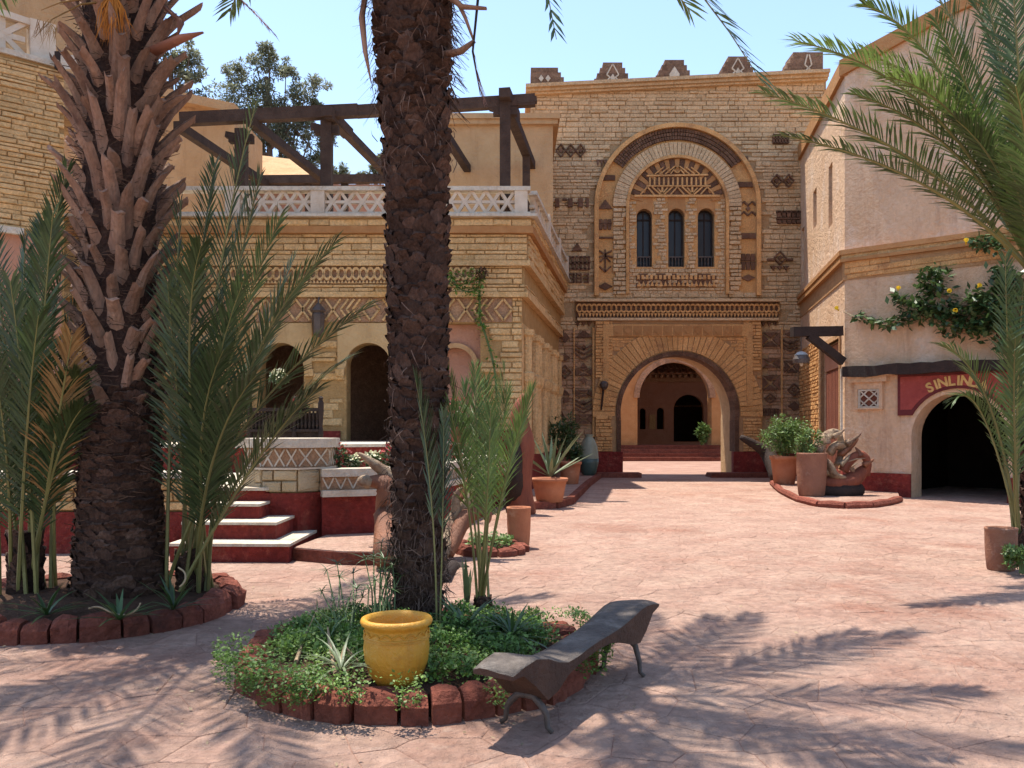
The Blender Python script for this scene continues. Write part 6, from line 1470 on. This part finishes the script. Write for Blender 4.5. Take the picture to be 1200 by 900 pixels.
limb(d4_, [at(984, 508, Yd+.1), at(986, 530, Yd+.1), at(980, 545, Yd)], [.06,.12,.10], 'driftgrey', flat=.45); limb(d4_, [at(985, 534, Yd), at(998, 522, Yd), at(1006, 514, Yd)], [.15,.13,.03], 'drift', flat=.5); limb(d4_, [at(988, 552, Yd-.1), at(996, 540, Yd-.1), at(1008, 532, Yd-.1), at(1016, 540, Yd-.1), at(1014, 556, Yd)], [.12,.11,.09,.09,.12], 'redwood')
limb(d4_, [at(994, 541, Yd-.25), at(1004, 538, Yd-.28), at(1014, 537, Yd-.2)], [.02,.04,.02], 'driftgrey', flat=.45); limb(d4_, [at(999, 553, Yd-.3), at(999, 547, Yd-.33), at(1004, 543, Yd-.3)], [.05,.055,.03], 'driftgrey', flat=.45); limb(d4_, [at(972, 532, Yd+.1), at(980, 522, Yd+.1), at(995, 528, Yd+.1)], [.2,.22,.15], 'driftgrey', flat=.45)
for a_, b_, r_ in (((962,530),(950,520),.06), ((970,520),(966,506),.05), ((992,520),(1009,508),.06), ((1012,545),(1024,538),.05), ((958,548),(944,552),.05), ((1008,534),(1002,524),.05), ((976,512),(990,503),.045), ((985,545),(996,533),.05)):
    limb(d4_, [at(*a_, Yd-.15), at((a_[0]+b_[0])/2+1, (a_[1]+b_[1])/2, Yd-.15), at(*b_, Yd-.12)], [r_*1.6, r_, .012], rr.choice(('driftgrey','drift')), n=7)
d5_ = thing('driftwood_horn', 'dark horn-shaped driftwood lying by the gate jamb next to the orange pot', 'driftwood', tuple(gnd(895, 560)))
limb(d5_, [gnd(912, 562, .1), at(900, 532, 27), at(886, 522, 27), at(868, 512, 27)], [.25,.24,.15,.08], 'darkwood')
d6_ = thing('driftwood_log', 'low dark log lying on the paving at the foot of the slim palm', 'driftwood', tuple(gnd(530, 668)))
limb(d6_, [gnd(518, 676, .06), at(530, 666, 10.2), at(548, 668, 10.2)], [.09,.10,.05], 'darkwood')

# ------------------------------------------------------------------ patio furniture and flowers
cb = thing('carved_screen', 'dark carved wooden settle behind the painted pier capstone', 'bench', (-3.9, 14.6, .84))
SF = Frame((0, 14.6, 0), (1,0,0), (0,-1,0)); s14 = .0146
def q14(px, py): return ((px-600)*s14, EYE+(503-py)*s14)
for x in (292, 345, 376):
    mb = MB(); mb.lathe([(.045,.84),(.045,1.1),(.03,1.2),(.045,1.6),(.03,1.7),(.05,1.95),(.05,q14(0,472)[1]),(.03,q14(0,469)[1]),(.045,q14(0,466)[1]),(.01,q14(0,464)[1])], ((x-600)*s14, 14.6, 0), 8); mb.build('post', 'darkwood', cb)
for x0, x1 in ((294, 343), (347, 374)):
    mb = MB(); mb.plate4(SF, rect(q14(x0, 0)[0], q14(0, 482)[1], q14(x1, 0)[0], q14(0, 478)[1]), -.04, .04); mb.build('rail', 'darkwood', cb); mb = MB(); mb.plate4(SF, rect(q14(x0, 0)[0], q14(0, 506)[1], q14(x1, 0)[0], q14(0, 503)[1]), -.04, .04); mb.build('rail', 'darkwood', cb)
    n = int((x1-x0)/4)
    for k in range(n):
        mb = MB(); xx = (x0+(k+.5)*(x1-x0)/n-600)*s14; mb.lathe([(.012,q14(0,504)[1]),(.028,q14(0,498)[1]),(.012,q14(0,492)[1]),(.028,q14(0,486)[1]),(.012,q14(0,481)[1])], (xx, 14.6, 0), 6); mb.build('spindle', 'darkwood', cb)
mb = MB(); mb.box((q14(294,0)[0], 14.63, .9), (q14(374,0)[0], 14.66, q14(0,484)[1])); mb.build('back_panel', 'darkwood', cb)
def flowers(label, px, py, Y, r, petal, n=70):
    c = at(px, py, Y); t = thing('flower_clump', label, 'flowers', (c.x, c.y, c.z-r), 'flowers on the patio edge'); mb = MB(); leaf_cloud(mb, c-V((0,0,r*.25)), (r*1.1, r, r*.8), 160, .075, rr, .8, 1.6); mb.build('leaves', 'leaf', t)
    mb = MB(); leaf_cloud(mb, c+V((0,-r*.2,r*.2)), (r*1.05, r*.9, r*.75), n, .055, rr, .7, 1.2, True); mb.build('petals', petal, t, kind='stuff')
    mb = MB()
    for k in range(4): b = V((c.x+rr.uniform(-.03,.03), c.y, 1.05 if Y < 14 else c.z-r*1.8)); mb.tube([b, c+V((rr.uniform(-.5,.5)*r, 0, 0))], .008, 4)
    mb.build('stems', 'stem', t)
flowers('pinkish red geranium clump beside the painted pier on the curved wall', 397, 532, 12.75, .17, 'fred'); flowers('pale yellow flowers behind the driftwood head on the curved wall', 414, 540, 12.8, .10, 'fwhite'); flowers('pale yellow flower tuft next to the orange geraniums on the curved wall', 438, 537, 13.0, .11, 'fwhite')
flowers('orange red geraniums against the slim palm trunk on the curved wall', 458, 533, 13.1, .15, 'fred'); flowers('red flowers on the curved wall between the slim trunk and young palm', 534, 528, 15.2, .24, 'fred'); flowers('pink and white flowers on the dark carved settle', 352, 473, 14.6, .14, 'fred'); flowers('white flowers hanging among the palm fronds above the carved settle', 327, 441, 15.0, .12, 'fwhite', 60)
fb = thing('flower_box', 'dark planter box with red flowers before the pink niche', 'planter', tuple(at(536, 500, 18)))
mb = MB(); a = at(522, 500, 18); b = at(551, 489, 18); mb.box((a.x, 17.85, a.z), (b.x, 18.15, b.z)); mb.build('box', 'darkwood', fb)
mb = MB(); mb.box((a.x+.12, 17.9, 1.36), (b.x-.12, 18.1, a.z)); mb.build('stand', 'redwood', fb)
flowers('red and white flowers in the dark planter box before the niche', 536, 478, 18.0, .24, 'fred', 110)
# wall lantern between the arches
ln = thing('wall_lantern', 'dark iron lantern hanging on the golden house pillar between arches', 'lantern', tuple(at(373, 400, 20.8)))
c = at(373, 375, 20.75); mb = MB(); mb.lathe([(.03,-.42),(.13,-.34),(.16,.12),(.13,.18),(.2,.22),(.08,.36),(.02,.42)], c, 6); mb.build('cage', 'iron', ln)
mb = MB(); mb.tube([c+V((0,0,.42)), c+V((0,.05,.55)), c+V((0,.3,.55))], .02, 5); mb.build('hook', 'iron', ln)
# vine on the house corner
vn = thing('climbing_vine', 'thin green vine with a hanging nest ball on the golden house corner', 'vine', tuple(at(579, 450, 20.6)))
def curve_tube(t, pts, r, m, name):
    pts = [V(p) for p in pts]; f = []
    for i in range(len(pts)-1):
        for k in range(4):
            s = k/4; p0 = pts[max(i-1,0)]; p1 = pts[i]; p2 = pts[i+1]; p3 = pts[min(i+2, len(pts)-1)]; f.append(.5*((2*p1)+(p2-p0)*s+(2*p0-5*p1+4*p2-p3)*s*s+(3*p1-p0-3*p2+p3)*s**3))
    f.append(pts[-1]); mb = MB(); mb.tube(f, r, 5); mb.build(name, m, t); return f
f = curve_tube(vn, [at(528, 322, 20.45), at(536, 336, 20.45), at(548, 342, 20.45), at(560, 338, 20.45), at(562, 326, 20.45)], .022, 'stem', 'runner'); f += curve_tube(vn, [at(562, 340, 20.5), at(562, 360, 20.6), at(563, 376, 20.8), at(568, 390, 20.8), at(579, 430, 20.8), at(582, 470, 20.8)], .03, 'stem', 'runner')
mb = MB(); leaf_cloud(mb, at(565, 321, 20.4), (.14,.12,.14), 260, .07, rr, .8, 2); mb.build('nest', 'fibre', vn)
mb = MB()
for p in f:
    for _ in range(9): leaf(mb, p+V((rr.gauss(0,.06), -.03, rr.gauss(0,.06))), .11, rr, .7, 2)
for _ in range(120): leaf(mb, at(rr.uniform(522,568), rr.uniform(316,334), 20.4), .12, rr, .7, 2.2)
mb.build('leaves', 'cover', vn)
# flowering creeper on the plaster house
cr2 = thing('flowering_creeper', 'leafy creeper with yellow trumpet flowers sprawling across the plaster house wall', 'creeper', tuple(FF.p(fu(1150, 370)[0], fu(1150, 390)[1], .1)))
def fpt(px, py, w=.2): u, v = fu(px, py); return FF.p(u, v, w)
runs = [[(1185,375),(1140,370),(1095,372),(1060,382),(1020,378),(992,366)], [(1185,365),(1130,350),(1100,345),(1098,318)], [(1180,340),(1150,345),(1115,362),(1070,352)], [(1190,300),(1165,290),(1145,285)]]
for r_ in runs: curve_tube(cr2, [fpt(x, y, .15) for x, y in r_], .018, 'drystem', 'runner')
mb = MB()
for x, y, r, n in ((1100,322,11,90),(1098,338,14,120),(1085,362,16,150),(1110,370,18,170),(1140,365,20,170),(1165,355,20,200),(1180,375,18,190),(1060,352,9,60),(1070,374,11,70),(1045,380,8,50),(1028,378,7,40),(1012,372,5,26),(1150,384,16,120),(1122,384,14,90),(1152,288,9,50),(1172,288,10,60),(1185,330,18,200),(1190,400,16,160)):
    for _ in range(n): leaf(mb, fpt(x+rr.gauss(0,r*.55), y+rr.gauss(0,r*.45), rr.uniform(.05,.5)), rr.uniform(.13,.24), rr, .7, 1.8)
mb.build('leaves', 'leaf', cr2)
for x, y in ((992,366),(1061,343),(1153,340),(1120,345),(1128,364),(1140,290)):
    mb = MB(); p = fpt(x, y, .42); e = p+V((rr.uniform(-.16,.0), -.12, rr.uniform(-.1,.1))); mb.tube([p, p.lerp(e, .6), e], [.010,.026,.056], 7, cap=False); mb.build('blossom', 'fyellow', cr2)

# ------------------------------------------------------------------ dry leaf litter and grit
mb = MB()
for _ in range(420):
    if rr.random() < .6: bx, by, br = rr.choice(BEDS); a = rr.random()*2*PI; q = br+.03+abs(rr.gauss(0,.35)); x, y = bx+math.cos(a)*q, by+math.sin(a)*q
    else: x, y = rr.uniform(-5, 8), rr.uniform(3.6, 16)
    p = V((x, y, .012)); leaf(mb, p, rr.uniform(.012,.045), rr, .12, 2.4)
tag(mb.build('leaf_litter', 'drystem', None, kind='stuff'), 'scattered dry leaf bits lying on the pink paving', 'litter')
